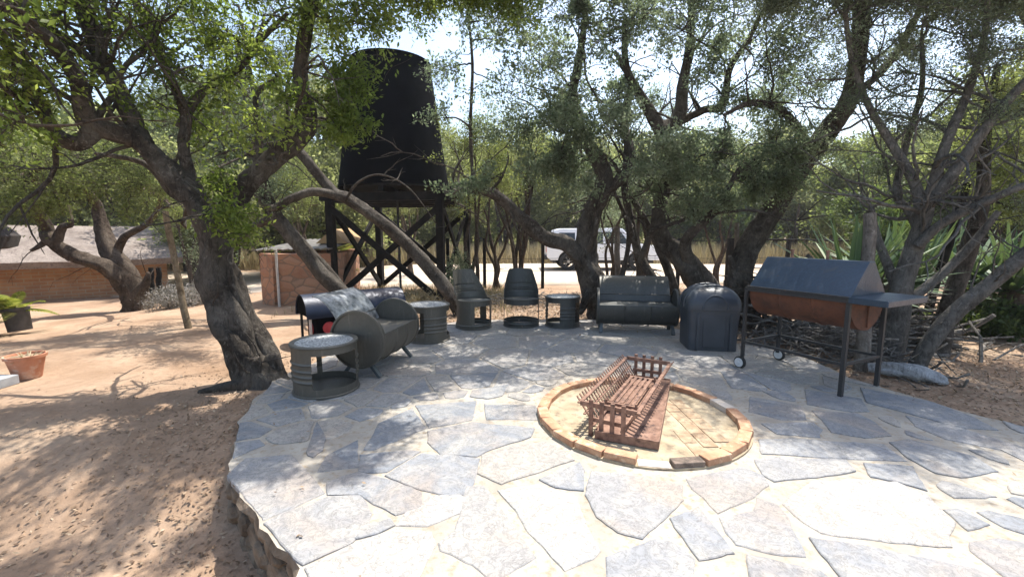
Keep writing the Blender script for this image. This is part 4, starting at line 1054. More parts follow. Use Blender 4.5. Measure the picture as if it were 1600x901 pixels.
# T6 big leaning
limbs = [([W(1160,500,7.4), W(1158,430,7.4), W(1172,385,7.4), W(1205,330,7.3), W(1240,275,7.2), W(1285,215,7.0), W(1325,160,6.8), W(1340,100,6.6), W(1345,20,6.4), W(1350,-70,6.2)], [.24,.2,.185,.17,.155,.14,.125,.105,.09,.07]),
 ([W(1150,480,7.4), W(1148,430,7.35), W(1140,400,7.2)], [.1,.07,.03]),
 ([W(1270,235,7.1), W(1230,180,6.9), W(1180,160,6.8), W(1130,180,6.8)], [.07,.05,.04,.02]),
 ([W(1330,150,6.8), W(1380,110,6.8), W(1420,50,6.7), W(1450,-20,6.6)], [.06,.05,.04,.03])]
cl = C_([(1310,120,6.5,.5,.9),(1270,60,6.4,.6,1),(1300,230,6.7,.35,.6),(1250,290,6.8,.35,.5),(1330,40,6.2,.6,.9),(1400,80,6.4,.5,.7),(1380,0,6.2,.7,.9),(1360,-90,5.8,.8,1),(1260,130,6.5,.5,.9)])
tree('leaning_tree', 'thick dark trunk leaning right behind the barrel barbecue', 'tree', limbs, cl+fillc(37, 8, (1220, 1460), (-80, 230), (6.0, 8.0), (.45, .65), .9)+shadec(38, 80, (3.0, 6.0), (4.4, 5.9), (4.2, 5.0), .42, 1.1), BARK, LEAF_F, .042, .34, 1350, 17, None, .14, .045, 50, W(1160,500,7.4), 24)
# T7 grey multi stem
bz = Vector((4.72, 5.3, -.16))
limbs = [([bz, W(1402,500,5.3), W(1408,450,5.3), W(1425,395,5.3), W(1440,350,5.25), W(1455,300,5.2), W(1480,220,5.2), W(1510,150,5.2), W(1535,70,5.1), W(1545,-20,5.0)], [.14,.12,.115,.1,.08,.06,.05,.04,.03,.02]),
 ([W(1440,350,5.25), W(1430,290,5.3), W(1390,220,5.4), W(1355,160,5.5), W(1330,90,5.5), W(1320,10,5.4)], [.07,.055,.045,.035,.03,.02]),
 ([W(1448,320,5.2), W(1490,270,5.1), W(1540,200,5.0), W(1600,130,4.9), W(1680,60,4.8)], [.075,.06,.05,.045,.03]),
 ([W(1432,385,5.2), W(1470,350,5.1), W(1530,320,5.0), W(1600,290,4.9), W(1700,260,4.8)], [.06,.05,.045,.04,.03]),
 ([W(1405,460,5.35), W(1390,420,5.45), W(1370,370,5.6), W(1360,320,5.7)], [.07,.055,.045,.03]),
 ([W(1440,370,5.3), W(1420,330,5.4), W(1400,300,5.5), W(1415,230,5.6), W(1440,140,5.6), W(1440,60,5.5)], [.05,.045,.04,.035,.03,.02]),
 ([W(1420,470,5.25), W(1470,430,5.2), W(1520,380,5.1), W(1560,330,5.0)], [.06,.05,.045,.03])]
cl = C_([(1360,90,5.2,.4,.6),(1420,110,5.3,.4,.6),(1480,60,5.0,.45,.7),(1560,40,4.8,.5,.8),(1400,180,5.4,.35,.5),(1520,110,5.0,.35,.5),(1590,180,4.7,.3,.4),(1440,0,4.9,.5,.8),(1340,0,5.1,.5,.8),(1620,60,4.7,.5,.8),(1520,-60,4.6,.6,.9),(1400,-80,4.8,.6,.9),(1640,-50,4.4,.6,.9),(1700,100,4.7,.6,.9),(1750,10,4.5,.7,1),(1720,200,4.9,.5,.7),(1800,120,4.6,.7,1),(1460,200,5.3,.3,.35),(1380,260,5.6,.25,.4)])
tree('multi_stem_tree', 'pale grey multi-stemmed tree with fine leaves beside the barbecue shelf', 'tree', limbs, cl+fillc(39, 10, (1340, 1640), (-80, 260), (5.2, 6.6), (.3, .5), .6)+shadec(40, 8, (4.6, 6.4), (4.8, 6.2), (4.4, 5.2), .6, 1), BARKG, LEAF_F, .04, .32, 1400, 21, None, .06, .05, 40, bz, 40)
limbs = [([Vector((4.78, 5.0, -.16)), W(1450,540,4.95), W(1490,490,4.9), W(1545,445,4.8), W(1600,400,4.7), W(1690,330,4.6), W(1760,250,4.5)], [.09,.085,.08,.075,.07,.05,.03])]
cl = C_([(1700,330,4.6,.5,.8),(1800,260,4.5,.6,.9),(1760,180,4.5,.6,.8),(1620,330,4.9,.3,.3)])
tree('slanting_tree', 'pale grey stem slanting up to the right out of the frame', 'tree', limbs, cl, BARKG, LEAF_F, .034, .3, 1800, 23, None, .06, .05, 14, Vector((4.78, 5.0, -.16)))
bq = Vector((5.75, 5.75, -.16))
limbs = [([bq, W(1475,500,5.8), W(1500,430,5.8), W(1525,350,5.8), W(1535,290,5.9), W(1540,200,5.9), W(1560,100,5.8)], [.13,.11,.1,.09,.07,.06,.03])]
cl = C_([(1560,280,6.0,.4,.9),(1600,230,5.9,.45,.9),(1590,330,5.8,.35,.7),(1520,230,6.1,.4,.7),(1560,150,5.8,.4,.6)])
tree('slim_tree', 'slim black-trunked tree behind the slanting grey stem', 'tree', limbs, cl, BARK, LEAF_B, .05, .35, 1900, 25, None, .1, .06, 16, bq)
# overhanging canopy trees that shade the yard from outside the frame
limbs = [([Vector((8.2, 6.0, -.2)), Vector((7.9, 6.0, 1.6)), Vector((7.2, 5.8, 3.0)), Vector((6.2, 5.6, 4.2)), Vector((5.2, 5.4, 4.9))], [.22,.18,.14,.1,.05])]
cl = [(Vector((x, y, z)), .8, 1) for x, y, z in ((5.0,5.2,4.8),(6.2,5.0,4.4),(6.9,6.2,4.8),(5.9,6.4,5.3),(7.6,4.9,4.0),(4.6,6.0,5.2),(6.6,4.0,4.6),(7.9,6.8,4.5),(5.6,4.4,4.9))]
tree('shade_tree', 'spreading tree just right of the slim black-trunked tree, shading the patio edge', 'tree', limbs, cl, BARKB, LEAF_B, .05, .35, 1300, 27, None, .1, .07, 10, Vector((8.2, 6.0, -.2)))
limbs = [([Vector((-7.6, 4.4, -.3)), Vector((-7.4, 4.4, 1.6)), Vector((-6.7, 4.4, 2.8)), Vector((-5.6, 4.2, 3.9)), Vector((-4.6, 4.0, 4.5))], [.22,.18,.14,.1,.05]),
 ([Vector((-6.0, 4.3, 3.5)), Vector((-5.0, 3.4, 3.5)), Vector((-3.8, 2.6, 3.1)), W(-60, -20, 2.3), W(40, 20, 2.2)], [.06,.045,.03,.016,.006]),
 ([Vector((-5.0, 3.4, 3.5)), W(-120, 120, 2.9), W(-20, 170, 2.8), W(60, 200, 2.8)], [.03,.02,.012,.005])]
cl = [(Vector((x, y, z)), .8, 1) for x, y, z in ((-4.2,3.6,4.6),(-5.2,4.6,4.4),(-3.6,4.4,4.9),(-3.2,3.3,4.9),(-6.2,4.8,4.2),(-5.6,3.4,4.6),(-6.8,3.8,3.9),(-4.4,5.4,4.8),(-2.6,4.2,5.0),(-7.4,4.8,4.4),(-3.4,2.5,4.9),(-3.4,3.8,4.4),(-2.6,3.4,4.4),(-2.2,4.0,4.6),(-3.0,4.6,4.6),(-1.8,3.3,4.5),(-3.8,2.9,4.4),(-4.4,2.6,4.5),(-2.9,2.8,4.3))]+C_([(25,15,2.2,.1,.035),(45,50,2.2,.06,.02),(-10,110,2.6,.12,.04),(15,170,2.7,.12,.05),(-20,230,2.7,.12,.05)])
tree('shade_tree', 'spreading tree overhanging the sandy yard from the left edge', 'tree', limbs, cl, BARKB, LEAF_G, .05, .4, 1450, 29, None, .1, .07, 10, Vector((-7.6, 4.4, -.3)))

# slender multi-stem small trees between patio and road
def slender(label, px, Y, stems, top, cls, leafm, seed, rbase=.06):
    rd = random.Random(seed); x = (px-800)/CF*Y; b = Vector((x, Y, gz(x, Y)-.05)); limbs = []
    for k in range(stems):
        a = 2*PI*k/stems+rd.random(); tx = math.cos(a)*rd.uniform(.3, 1.0); ty = math.sin(a)*rd.uniform(.2, .7); P_ = [b+Vector((math.cos(a)*.1, math.sin(a)*.1, 0))]
        for j in range(1, 6):
            u = j/5; P_.append(b+Vector((tx*u**1.3+rd.gauss(0, .07), ty*u**1.3+rd.gauss(0, .07), top*u*.8)))
        limbs.append((P_, [rbase*(1-.8*j/5) for j in range(6)]))
    c = [(b+Vector((rd.gauss(0, .6), rd.gauss(0, .5), top*rd.uniform(.5, 1.05))), rd.uniform(.45, .7), 1) for _ in range(cls)]
    return tree('slender_tree', label, 'tree', limbs, c, BARKB, leafm, .055, .4, 1000, seed, 'slender trees along the fence', .08, .07, 6, b)
slender('slender tree with two upright stems right behind the side-turned drum chair', 738, 10.6, 3, 4.2, 9, LEAF_B, 41)
slender('slender many-stemmed tree behind the front-facing drum chair', 812, 11.2, 7, 4.6, 11, LEAF_B, 42, .055)
slender('slender many-stemmed tree left of the low limb, by the road fence', 775, 12.4, 5, 4.0, 9, LEAF_P, 43, .05)
slender('slender tree standing in front of the pickup beside the pale fence pole', 1000, 10.4, 5, 4.6, 8, LEAF_O, 44, .07)
slender('slender tree right in front of the pickup rear door, between two dark trunks', 955, 11.6, 4, 3.6, 7, LEAF_O, 50, .05)
slender('slender tree between the bin and the thick leaning trunk, by the fence', 1120, 12.5, 3, 3.8, 8, LEAF_P, 45, .05)
slender('slender tree behind the red stone outbuilding', 470, 15, 4, 4.5, 11, LEAF_B, 46, .07)
slender('slender tree between the lodge and the stone outbuilding', 300, 14, 5, 3.8, 10, LEAF_B, 47, .06)
slender('slender tree directly behind the water tower', 640, 16, 4, 4.6, 10, LEAF_P, 48, .07)

# background bush trees: three kinds, copied
def bush(kind, label, leafm, seed, h):
    rd = random.Random(seed); b = Vector((0, 0, 0)); limbs = []
    for k in range(4):
        a = 2*PI*k/4+rd.random(); P_ = [b+Vector((math.cos(a)*.1, math.sin(a)*.1, -.1))]
        for j in range(1, 5): u = j/4; P_.append(b+Vector((math.cos(a)*1.0*u+rd.gauss(0, .1), math.sin(a)*1.0*u+rd.gauss(0, .1), h*.75*u)))
        limbs.append((P_, [.1, .08, .06, .045, .02]))
    c = []
    for _ in range(20):
        u = rd.random(); a = rd.random()*2*PI; rr = (1.7 if u < .7 else 1.1)*math.sqrt(rd.random()); c.append((Vector((rr*math.cos(a), rr*math.sin(a), h*(.22+.75*u))), rd.uniform(.55, .85), 1))
    return tree(kind, label, 'tree', limbs, c, BARKB, leafm, .12, .5, 1150, seed, 'bushveld trees beyond the road and yard', .08, .12, 0, b)
kinds = [bush('bushy_tree', '', LEAF_B, 61, 4.6), bush('bushy_tree', '', LEAF_P, 62, 4.2), bush('bushy_tree', '', LEAF_D, 63, 3.8), bush('bushy_tree', '', LEAF_P, 64, 5.2)]
used = set(); spots = []
def sp(px, Y, k, s=1, d=''): spots.append((px, Y, k, s, d))
for px, Y, k, s, d in ((-60,19,0,1.0,'bushy green tree behind the left end of the lodge roof'),(60,20,1,1.0,'pale bushy tree rising over the lodge roof left of the twisted tree'),(150,21,0,1.1,'bushy green tree rising over the lodge behind the twisted tree'),(235,19,1,1.0,'pale bushy tree at the right end of the lodge'),(300,22,0,1.1,'bushy green tree seen right of the lodge beyond the leaning pole'),(350,17,1,.8,'small pale bushy tree just left of the stone outbuilding'),(415,19,0,1.0,'bushy green tree right above the stone outbuilding roof'),(500,20,3,.9,'tall pale tree behind the yellow palm fronds'),(560,24,0,1.1,'bushy green tree seen through the left half of the tower stand'),(620,27,1,1.1,'pale bushy tree beyond the road, seen under the tank'),(690,25.5,3,1.0,'tall pale tree beyond the road right beside the tower'),
  (740,28,1,1.1,'pale bushy tree beyond the road behind the turned drum chair'),(790,26,0,1.0,'bushy green tree beyond the road behind the many-stemmed slender tree'),(835,29,1,1.2,'pale bushy tree beyond the road just left of the pickup'),(880,26,3,.9,'tall pale tree directly behind the pickup canopy'),(930,27,1,1.1,'pale bushy tree directly behind the pickup cab'),(975,26,0,1.0,'bushy green tree behind the pickup bonnet'),(1025,28,1,1.1,'pale bushy tree beyond the road just right of the pickup'),(1080,26,0,1.0,'bushy green tree beyond the road above the bin'),(1130,25,2,1.0,'dark bushy tree beyond the road left of the thick leaning trunk'),(1190,27,1,1.0,'pale bushy tree beyond the road behind the thick leaning trunk'),(1245,24,1,.8,'low pale bushy tree beyond the fence above the barbecue lid'),(1300,26,1,.9,'pale bushy tree beyond the fence left of the thick grey post'),(1350,22,0,.9,'bushy green tree beyond the agave behind the thick grey post'),(1420,17,2,.8,'dark bushy tree behind the pale grey multi-stemmed tree'),(1480,19,1,1.0,'pale bushy tree right of the multi-stemmed tree, beyond the agaves'),(1540,15,0,.9,'bushy green tree behind the slim black trunk'),(1610,16,1,1.0,'pale bushy tree at the right edge beyond the fence'),(1690,14,0,1.0,'bushy green tree just beyond the right edge'),
  (20,30,3,1.2,'tall pale far tree over the left end of the lodge'),(190,31,3,1.2,'tall pale far tree over the right part of the lodge'),(380,32,3,1.2,'tall pale far tree over the stone outbuilding'),(530,33,1,1.3,'far pale tree left of the tank'),(665,36,3,1.2,'tall far tree right behind the tank'),(765,37,3,1.2,'tall far tree over the drum chairs'),(860,36,0,1.3,'far green tree above the pickup canopy'),(950,37,3,1.2,'tall far tree above the pickup cab'),(1050,36,0,1.3,'far green tree above the bin'),(1160,35,3,1.2,'tall far tree left of the thick leaning trunk'),(1270,36,1,1.0,'far pale tree in the gap right of the thick leaning trunk'),(1380,32,0,1.2,'far green tree over the agaves'),(1480,30,3,1.2,'tall far tree over the right fence'),(1580,29,0,1.2,'far green tree at the right edge')):
    sp(px, Y, k, s, d)
rd = random.Random(5)
for i, (px, Y, k, s, d) in enumerate(spots):
    if k in used: o = copy_tree(kinds[k])
    else: o = kinds[k]; used.add(k)
    Y += 3.5 if Y >= 24 and px > 590 else 0; x = (px-800)/CF*Y; o.location = (x, Y, gz(x, Y)-.05); o.rotation_euler = (0, 0, rd.uniform(0, 6.28)); s *= 1.55; o.scale = (s*rd.uniform(.95, 1.25), s*rd.uniform(.95, 1.25), s*rd.uniform(.95, 1.15)); o['label'] = d
    for ch in [c for c in COL.objects if c.parent == o]: pass

# far woodland
rg = np.random.default_rng(90); n = 100000; a = rg.uniform(-1.15, 1.15, n); Yd = rg.uniform(42, 75, n); X = np.sin(a)*Yd*1.0; Y = np.cos(a)*Yd
hh = 6.5+1.6*np.sin(a*23)+.9*np.sin(a*57+1)+.6*np.sin(a*131+2)
Z = rg.uniform(-.3, 1, n)*hh; P0 = np.stack([X, Y, Z], 1); D = rg.normal(0, 1, (n, 3)); D /= np.linalg.norm(D, axis=1)[:, None]; Q = np.cross(D, rg.normal(0, 1, (n, 3))); Q /= np.linalg.norm(Q, axis=1)[:, None]
s_ = rg.uniform(.3, .6, n)[:, None]; V = np.stack([P0, P0+D*s_*.5+Q*s_*.3, P0+D*s_, P0+D*s_*.5-Q*s_*.3], 1).reshape(-1, 3)
tag(quads('distant_woodland', V, LEAF_P, None, rg.uniform(0, 1, n)), 'distant pale bushveld woodland beyond the road', 'woodland', kind='stuff')

# ---------------------------------------------------------------- blades: agaves, grass, palms
def blade_plant(name, label, cat, loc, n, L, w, mat, seed, up=(.15, 1.1), droop=.25, group=None, fold=True):
    rd = random.Random(seed); t = thing(name, label, cat, loc, 0, group); vs = []; ts = []
    for k in range(n):
        a = rd.uniform(0, 2*PI); el = rd.uniform(*up); l = L*rd.uniform(.7, 1.1); d_ = Vector((math.cos(a)*math.cos(el), math.sin(a)*math.cos(el), math.sin(el))); s_ = Vector((-math.sin(a), math.cos(a), 0))
        nrm = d_.cross(s_); tn = rd.random(); prev = None
        for j in range(8):
            u = j/7; c = d_*(l*u)+Vector((0, 0, -droop*l*u*u*math.cos(el)))+Vector((math.cos(a), math.sin(a), 0))*.05
            ww = w*(.55+1.2*u if u < .35 else 1.0*(1-u)**.8*1.25+.0)*.5; cur = (c-s_*ww-nrm*ww*.35, c, c+s_*ww-nrm*ww*.35)
            if prev:
                vs += [prev[0], prev[1], cur[1], cur[0], prev[1], prev[2], cur[2], cur[1]]; ts += [tn*.7, tn]
            prev = cur
    quads('leaves', np.array([tuple(v) for v in vs]), mat, t, np.array(ts)); return t
p = U(1330, 470, -.1)
for i, (px, Y, L, n, d) in enumerate(((1335,6.6,1.2,80,'large agave rosette of long pointed leaves behind the barbecue lid'),(1425,7.0,1.15,70,'large agave rosette behind the pale grey multi-stemmed tree'),(1510,7.6,1.2,70,'agave rosette right of the multi-stemmed tree, farther back'),(1590,6.9,1.1,70,'agave rosette at the right edge behind the slanting stem'),(1380,8.6,1.3,60,'agave rosette in the back row right of the thick grey post'))):
    x = (px-800)/CF*Y; t = blade_plant('agave', d, 'agave', (x, Y, gz(x, Y)+.72), n, L*1.15, .12, AGAVE, 70+i, (.0, 1.35), .12, 'agaves beyond the barbecue')
    mb = MB(); mb.tube([(0, 0, -.9), (0, 0, .1)], [.16, .12], 12); mb.build('stem', BARKB, t)
def frond_plant(name, label, cat, loc, n, L, mat, seed, el=(.3, 1.2)):
    rd = random.Random(seed); t = thing(name, label, cat, loc); vs = []; ts = []; st = MB()
    for k in range(n):
        a = 2*PI*k/n+rd.random()*.4; e = rd.uniform(*el); d_ = Vector((math.cos(a)*math.cos(e), math.sin(a)*math.cos(e), math.sin(e))); s_ = Vector((-math.sin(a), math.cos(a), 0)); pts = []
        for j in range(17):
            u = j/16; c = d_*(L*u)+Vector((0, 0, -.45*L*u*u)); pts.append(c)
            if j > 2:
                for q in (-1, 1):
                    ld = (s_*q+d_*.5+Vector((0, 0, -.35))).normalized(); ll = L*.3*math.sin(PI*min(1, .15+u*.85)); b_ = d_*.012
                    vs += [c-b_, c+ld*ll*.4-b_*1.6, c+ld*ll, c+ld*ll*.4+b_*1.6]; ts.append(rd.random())
        st.tube(pts, [.012*(1-.8*j/16) for j in range(17)], 5, caps=False)
    quads('fronds', np.array([tuple(v) for v in vs]), mat, t, np.array(ts)); st.build('frond_stalks', mat, t, auto=False); return t
def WP(px, py, Y): return tuple(W(px, py, Y))
q = W(515, 440, 12.4)
fp = frond_plant('palm', 'yellow-green palm fronds arching behind the left leg of the tower stand', 'palm', (q.x, q.y, .55), 16, 1.5, PALM, 81, (.2, 1.3))
mb = MB(); mb.tube([(0, 0, -.7), (0, 0, .05)], [.14, .1], 12); mb.build('trunk', BARKB, fp)

# ---------------------------------------------------------------- fences, poles
fe = thing('wire_fence', 'thin wire fence on dark posts along the sandy road', 'fence', (0, 12.6, 0))
for px in (700, 757, 848, 930, 1060, 1137, 1230):
    x = (px-800)/CF*12.6; mb = MB(); mb.box((x, 0, .62), (.09, .09, 1.5)); mb.build('post', BLACKW if px != 930 else WOODG, fe)
mb = MB()
for z in (.45, .8, 1.3): mb.tube([(-2.6, 0, z), (0, .02, z-.02), (3, 0, z), (6, 0, z-.01), (9.5, 0, z+.05)], .008, 4)
mb.build('wire', DSTEEL, fe)
fe = thing('rail_fence', 'black rail fence running behind the agaves on the right', 'fence', (0, 10.2, 0))
for px in (1140, 1500, 1640): x = (px-800)/CF*10.2; mb = MB(); mb.box((x, 0, .62), (.11, .11, 1.55)); mb.build('post', BLACKW, fe)
mb = MB(); mb.tube([(5.1, 0, 1.38), (8, .02, 1.34), (12.6, 0, 1.37)], .022, 6); mb.tube([(5.1, 0, .7), (8, .02, .68), (12.6, 0, .7)], .014, 6); mb.build('rail', BLACKW, fe)
def pole(label, a, b, r, mat, cat='pole', grp=None):
    a = Vector(a); b = Vector(b); t = MB(); m = 10
    pts = [a.lerp(b, k/m)+Vector((math.sin(k*1.3+a.x)*r*.12, math.cos(k*1.7)*r*.12, 0)) for k in range(m+1)]
    t.tube([p-a for p in pts], [r*(1-.02*k) for k in range(m+1)], 14, gn=.03, seed=a.x, smooth=True); o = t.build('wooden_pole', mat); o.location = a; return tag(o, label, cat)
g0 = U(295, 515, -.13); pole('leaning tan wooden pole standing in the sandy yard left of the gnarled tree', g0-Vector((0,0,.1)), W(258, 330, g0.y+.1), .055, WOODT)
g0 = Vector((4.02, 4.85, -.2)); pole('thick grey weathered post right behind the barbecue', g0, Vector((W(1360, 333, 4.9).x, 4.9, W(1360, 333, 4.9).z)), .075, WOODG, 'post')
g0 = Vector((4.45, 8.6, -.2)); pole('thin grey weathered post against the thick leaning trunk', g0, W(1152, 348, 8.6), .05, WOODG, 'post')
g0 = W(966, 470, 9.2); pole('pale upright pole behind the long bench in front of the pickup', (g0.x, 9.2, -.1), W(964, 353, 9.2), .07, WOODG)
g0 = Vector((6.3, 6.6, -.2)); pole('black post stump beside the slim black trunk', g0, W(1517, 268, 6.6), .06, BLACKW, 'post')
for px, d in ((237, 'left of two short dark posts by the foot of the twisted tree'), (249, 'right of two short dark posts by the foot of the twisted tree')):
    q = W(px, 463, 11.2); pole(d, (q.x, 11.2, q.z-.05), W(px-1, 418, 11.2), .07, BLACKW, 'post')

# ---------------------------------------------------------------- pots, plants
def pot(name, label, loc, r0, r1, h, mat, rz=0, tilt=0):
    t = thing(name, label, 'plant pot', loc); t.rotation_euler = (0, tilt, 0)
    mb = MB(); mb.lathe([(.001, 0), (r0, 0), (r1*.97, h*.86), (r1*1.06, h*.87), (r1*1.08, h), (r1*.98, h), (r1*.93, h*.88), (.001, h*.87)], 40); mb.build('pot', mat, t)
    mb = MB(); mb.disc(r1*.93, h*.86, h*.9, 32); mb.build('soil', SOIL, t); return t
q = U(28, 595, gz(-5.5, 4.7)); t = pot('terracotta_pot', 'wide terracotta pot with dry soil at the left edge of the yard', (q.x-.02, q.y+.12, q.z), .11, .16, .26, TERRA)
q2 = blade_plant('dry_plant', 'sprawl of dried grey stems lying in the wide terracotta pot', 'plant', (q.x, q.y+.12, q.z+.22), 26, .14, .02, DRYG, 91, (.0, .8), .2)
q = U(32, 516, gz(-8.2, 7.3)); pot('black_pot', 'tall black tilted plant pot farther back in the yard', (q.x, q.y, q.z), .16, .18, .42, BPOT, tilt=-.12)
frond_plant('palm_seedling', 'small yellowing palm growing in the tall black pot', 'plant', (q.x-.08, q.y, q.z+.38), 13, .62, PALM, 93, (.1, 1.3))
q = U(8, 600, gz(-5.7, 4.6)); mb = MB(); mb.box((0, 0, .05), (.45, .3, .1)); o = mb.build('concrete_block', CONC, None, .008); o.location = (q.x-.1, q.y-.12, q.z); tag(o, 'grey concrete block under the left side of the terracotta pot', 'block')
def shrub(label, px, py, Y, r, n, mat, size, seed, asp=.3):
    rg = np.random.default_rng(seed); rd = random.Random(seed); x = (px-800)/CF*Y; z = gz(x, Y); t = thing('shrub', label, 'shrub', (x, Y, z)); mb = MB(); an = []; di = []
    for k in range(46):
        d_ = Vector((rd.gauss(0, 1), rd.gauss(0, 1), abs(rd.gauss(0, 1))+.35)).normalized(); e = Vector((d_.x*r[0], d_.y*r[0], d_.z*r[1]))*rd.uniform(.7, 1); mb.tube([Vector(), e*.5+rvec(rd)*.04, e], [.008, .005, .002], 4, caps=False)
        for u in (.4, .6, .75, .9, 1): an.append(e*u); di.append(d_)
    mb.build('stems', BARKB, t, auto=False); v, tn = leaves(np.array([tuple(a) for a in an]), np.array([tuple(a) for a in di]), n, .06, size, asp, rg); quads('leaves', v, mat, t, tn); return t
GREYL = leafmat('silver_grey_leaf', (.13,.12,.11), (.24,.22,.2), (.38,.35,.33), .15)
shrub('silver grey shrub between the leaning pole and the gnarled trunk', 275, 470, 10.4, (.75,.55), 9000, GREYL, .05, 101)
shrub('silver grey shrub right behind the leaning pole, by the gnarled trunk', 335, 470, 11.0, (.8,.6), 8000, GREYL, .05, 102)
shrub('dry twiggy shrub beside the short dark posts', 222, 465, 11.6, (.6,.5), 4000, GREYL, .045, 103)
shrub('low green shrub behind the log and slanting stem', 1430, 520, 6.6, (.5,.55), 4000, LEAF_D, .07, 104, .5)
shrub('bright green shrub beneath the agaves near the right edge', 1560, 470, 6.9, (.7,.75), 8000, LEAF_D, .08, 105, .45)
shrub('grey-leaved creeper hanging in front of the slender trees at the tower right leg', 715, 400, 10.2, (.45,1.3), 5000, LEAF_O, .05, 106)
shrub('dark green broad-leaved shrub behind the thick grey post', 1375, 300, 9.5, (.9,2.6), 9000, LEAF_D, .09, 107, .5)
shrub('dry straw-coloured shrub at the foot of the tower stand', 650, 470, 9.0, (.6,.35), 4000, DRYG, .06, 108, .2)

# ---------------------------------------------------------------- brush piles, logs, litter, grass
def sticks(name, label, n, fn, mat, seed, lr=(.3, .9), r=(.006, .02)):
    rd = random.Random(seed); mb = MB()
    for k in range(n):
        c, d_ = fn(rd); L = rd.uniform(*lr); r0 = rd.uniform(*r); pts = [c+d_*(L*(j/4-.5))+rvec(rd)*L*.05 for j in range(5)]; mb.tube(pts, [r0*(1-.12*j) for j in range(5)], 5)
    o = mb.build(name, mat, auto=False); tag(o, label, 'brushwood', kind='stuff'); return o
def pile(cx, cy, sx, sy, h, z0):
    def f(rd):
        x = rd.gauss(0, .45); y = rd.gauss(0, .45); z = h*max(0, 1-(x*x+y*y))*rd.random(); d_ = Vector((rd.gauss(0, 1), rd.gauss(0, .7), rd.gauss(0, .25))).normalized(); return Vector((cx+x*sx, cy+y*sy, z0+.03+z)), d_
    return f
sticks('brush_pile', 'pile of bleached branches and twigs stacked beneath the agaves behind the barbecue', 420, pile(5.0, 6.3, 1.6, .7, .95, -.14), DEADW, 201, (.4, 1.3), (.006, .03))
sticks('brushwood', 'twigs and sticks heaped on the ground under the barbecue', 380, pile(4.15, 5.6, .85, 1.1, .42, -.1), DEADW, 202, (.15, .6), (.004, .016))
sticks('brushwood', 'grey branches piled between the leaning trunk and the barbecue lid', 120, pile(4.1, 7.2, .8, .5, .95, -.1), BARKB, 203, (.4, 1.1), (.008, .028))
sticks('brushwood', 'low band of dead sticks between the drum chairs and the road', 260, pile(.6, 9.6, 3.4, .8, .2, -.08), DEADW, 204, (.2, .8), (.004, .016))
lg = MB(); P_ = [Vector((3.98,4.72,.02)), Vector((4.12,4.62,.04)), Vector((4.3,4.5,.03)), Vector((4.46,4.44,-.01)), Vector((4.58,4.44,-.04))]
p_, r_ = catmull(P_, [.04,.07,.08,.07,.035], 8); o_ = Vector((4.2, 4.6, 0)); lg.tube([q-o_ for q in p_], r_, 18, gn=.28, seed=4); o = lg.build('log', LOGM, auto=False); o.location = o_; tag(o, 'bleached grey log lying beside the patio right of the barbecue legs', 'log')

def scatter(name, label, cat, n, fn, mat, size, asp, seed, lift=.01, flat=.35):
    rg = np.random.default_rng(seed); rd = random.Random(seed); P = []
    while len(P) < n:
        x, y = fn(rd)
        if inside((x, y), pl2): 
            if rd.random() > .012: continue
            z = .004
        else: z = gz(x, y)+.03*(mnoise.noise(Vector((x*.8, y*.8, 0))))+.018*mnoise.noise(Vector((x*3.1, y*3.1, 4)))+.012*mnoise.noise(Vector((x*8, y*8, 2)))
        P.append((x, y, z+rd.uniform(0, lift)))
    P = np.array(P); n = len(P); a = rg.uniform(0, 6.28, n); D = np.stack([np.cos(a), np.sin(a), rg.normal(0, flat, n)], 1); Nn = np.stack([rg.normal(0, flat, n), rg.normal(0, flat, n), np.ones(n)], 1)
    Wd = np.cross(D, Nn); Wd /= np.linalg.norm(Wd, axis=1)[:, None]; L = size*rg.uniform(.5, 1.4, n)[:, None]
    V = np.stack([P, P+D*L*.5+Wd*L*asp*.5, P+D*L, P+D*L*.5-Wd*L*asp*.5], 1).reshape(-1, 3); V[:, 2] += .006
    return tag(quads(name, V, mat, None, rg.uniform(0, 1, n)), label, cat, kind='stuff')
pl2 = [tuple(p) for p in PAT]
def f_edge(rd):
    k = rd.randrange(len(PAT)); a = PAT[k]; b = PAT[(k+1)%len(PAT)]; t = rd.random(); x = a[0]+(b[0]-a[0])*t; y = a[1]+(b[1]-a[1])*t
    return x+rd.gauss(0, .35), y+rd.gauss(0, .35)
scatter('leaf_litter', 'dead leaves gathered along the edge of the patio', 'leaf litter', 5200, f_edge, LITTER, .026, .5, 301)
scatter('leaf_litter', 'brown leaf litter on the ground behind the drum chairs and bench', 'leaf litter', 16000, lambda rd: (rd.uniform(-2.5, 5.5), rd.gauss(9, 1.2)), LITTER, .05, .5, 302, .06)
scatter('leaf_litter', 'fallen leaves and bark scattered over the sandy yard near the gnarled tree', 'leaf litter', 2200, lambda rd: (rd.gauss(-2.4, .7), rd.gauss(3.2, 1.3)), LITTER, .03, .45, 303)
scatter('leaf_litter', 'leaf litter on the shaded ground right of the patio', 'leaf litter', 9000, lambda rd: (rd.gauss(5.2, 1.2), rd.gauss(4.8, 1.2)), LITTER, .035, .5, 304)
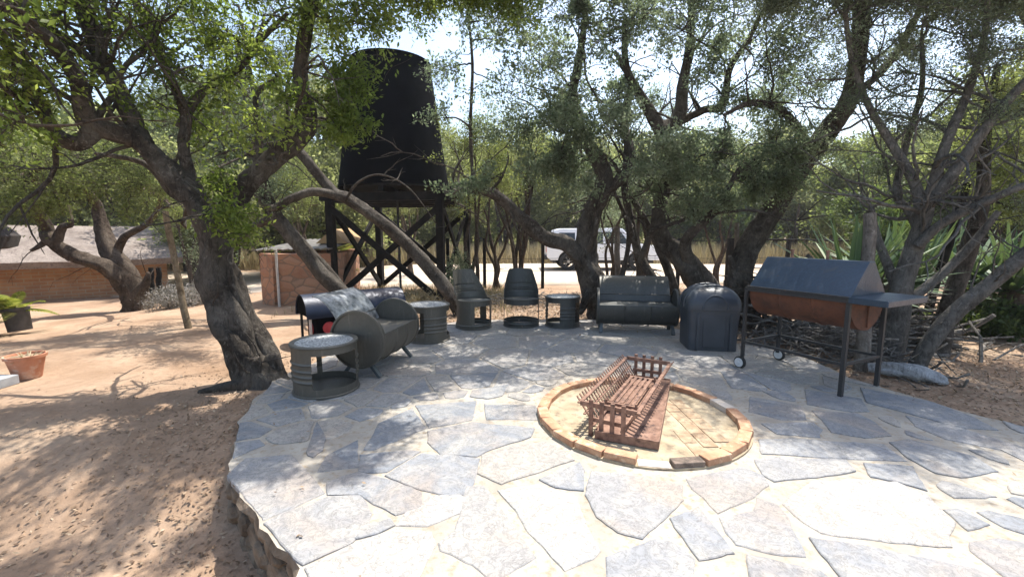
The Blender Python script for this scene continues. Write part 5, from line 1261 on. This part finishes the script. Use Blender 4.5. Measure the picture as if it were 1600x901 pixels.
def grass(name, label, n, fn, h, mat, seed, wd=.008):
    rg = np.random.default_rng(seed); rd = random.Random(seed); P = np.array([(lambda q: (q[0], q[1], gz(*q)))(fn(rd)) for _ in range(n)])
    a = rg.uniform(0, 6.28, n); D = np.stack([np.cos(a)*.35, np.sin(a)*.35, np.ones(n)], 1)*(h*rg.uniform(.5, 1.2, n))[:, None]; S = np.stack([-np.sin(a), np.cos(a), np.zeros(n)], 1)*wd
    V = np.stack([P-S, P+S, P+D*.6+S*.6, P+D*1.0], 1).reshape(-1, 3); return tag(quads(name, V, mat, None, rg.uniform(0, 1, n)), label, 'grass', kind='stuff')
grass('dry_grass', 'dry straw-coloured grass on the bank beyond the road', 40000, lambda rd: (rd.uniform(-20, 30), rd.uniform(22.6, 29)), 1.0, DRYG, 401, .02)
grass('dry_grass', 'short dry grass tufts between the tower stand and the road', 9000, lambda rd: (rd.uniform(-4.5, 0), rd.gauss(10.5, .9)), .16, DRYG, 402)
# small stones in the yard
rd = random.Random(77); mb = MB()
for k in range(900):
    x = rd.gauss(-2.7, .9); y = rd.gauss(2.9, 1.2)
    if inside((x, y), pl2): continue
    r = rd.choice([.006, .008, .01, .014, .02]); z = gz(x, y)+.03*(mnoise.noise(Vector((x*.8, y*.8, 0))))+.018*mnoise.noise(Vector((x*3.1, y*3.1, 4)))
    vs = [Vector(v)*r*rd.uniform(.7, 1.2)+Vector((x, y, z)) for v in ((1,0,0),(0,1,0),(-1,0,0),(0,-1,0),(0,0,.8),(0,0,-.8))]
    mb.add(vs, [(0,1,4),(1,2,4),(2,3,4),(3,0,4),(1,0,5),(2,1,5),(3,2,5),(0,3,5)])
tag(mb.build('pebbles', EARTH), 'loose pebbles and clods in the sandy yard', 'pebbles', kind='stuff')

# ---------------------------------------------------------------- thin dusty haze
m = bpy.data.materials.new('haze_air'); m.use_nodes = True; nt = m.node_tree; nt.nodes.clear()
out = nt.nodes.new('ShaderNodeOutputMaterial'); pv = nt.nodes.new('ShaderNodeVolumePrincipled'); nt.links.new(pv.outputs[0], out.inputs['Volume'])
pv.inputs['Color'].default_value = (.95, .97, 1, 1); pv.inputs['Density'].default_value = .0009; pv.inputs['Anisotropy'].default_value = .3
mb = MB(); mb.box((0, 40, 5.2), (230, 180, 17.2)); hz_ = mb.build('haze', m); hz_['kind'] = 'stuff'
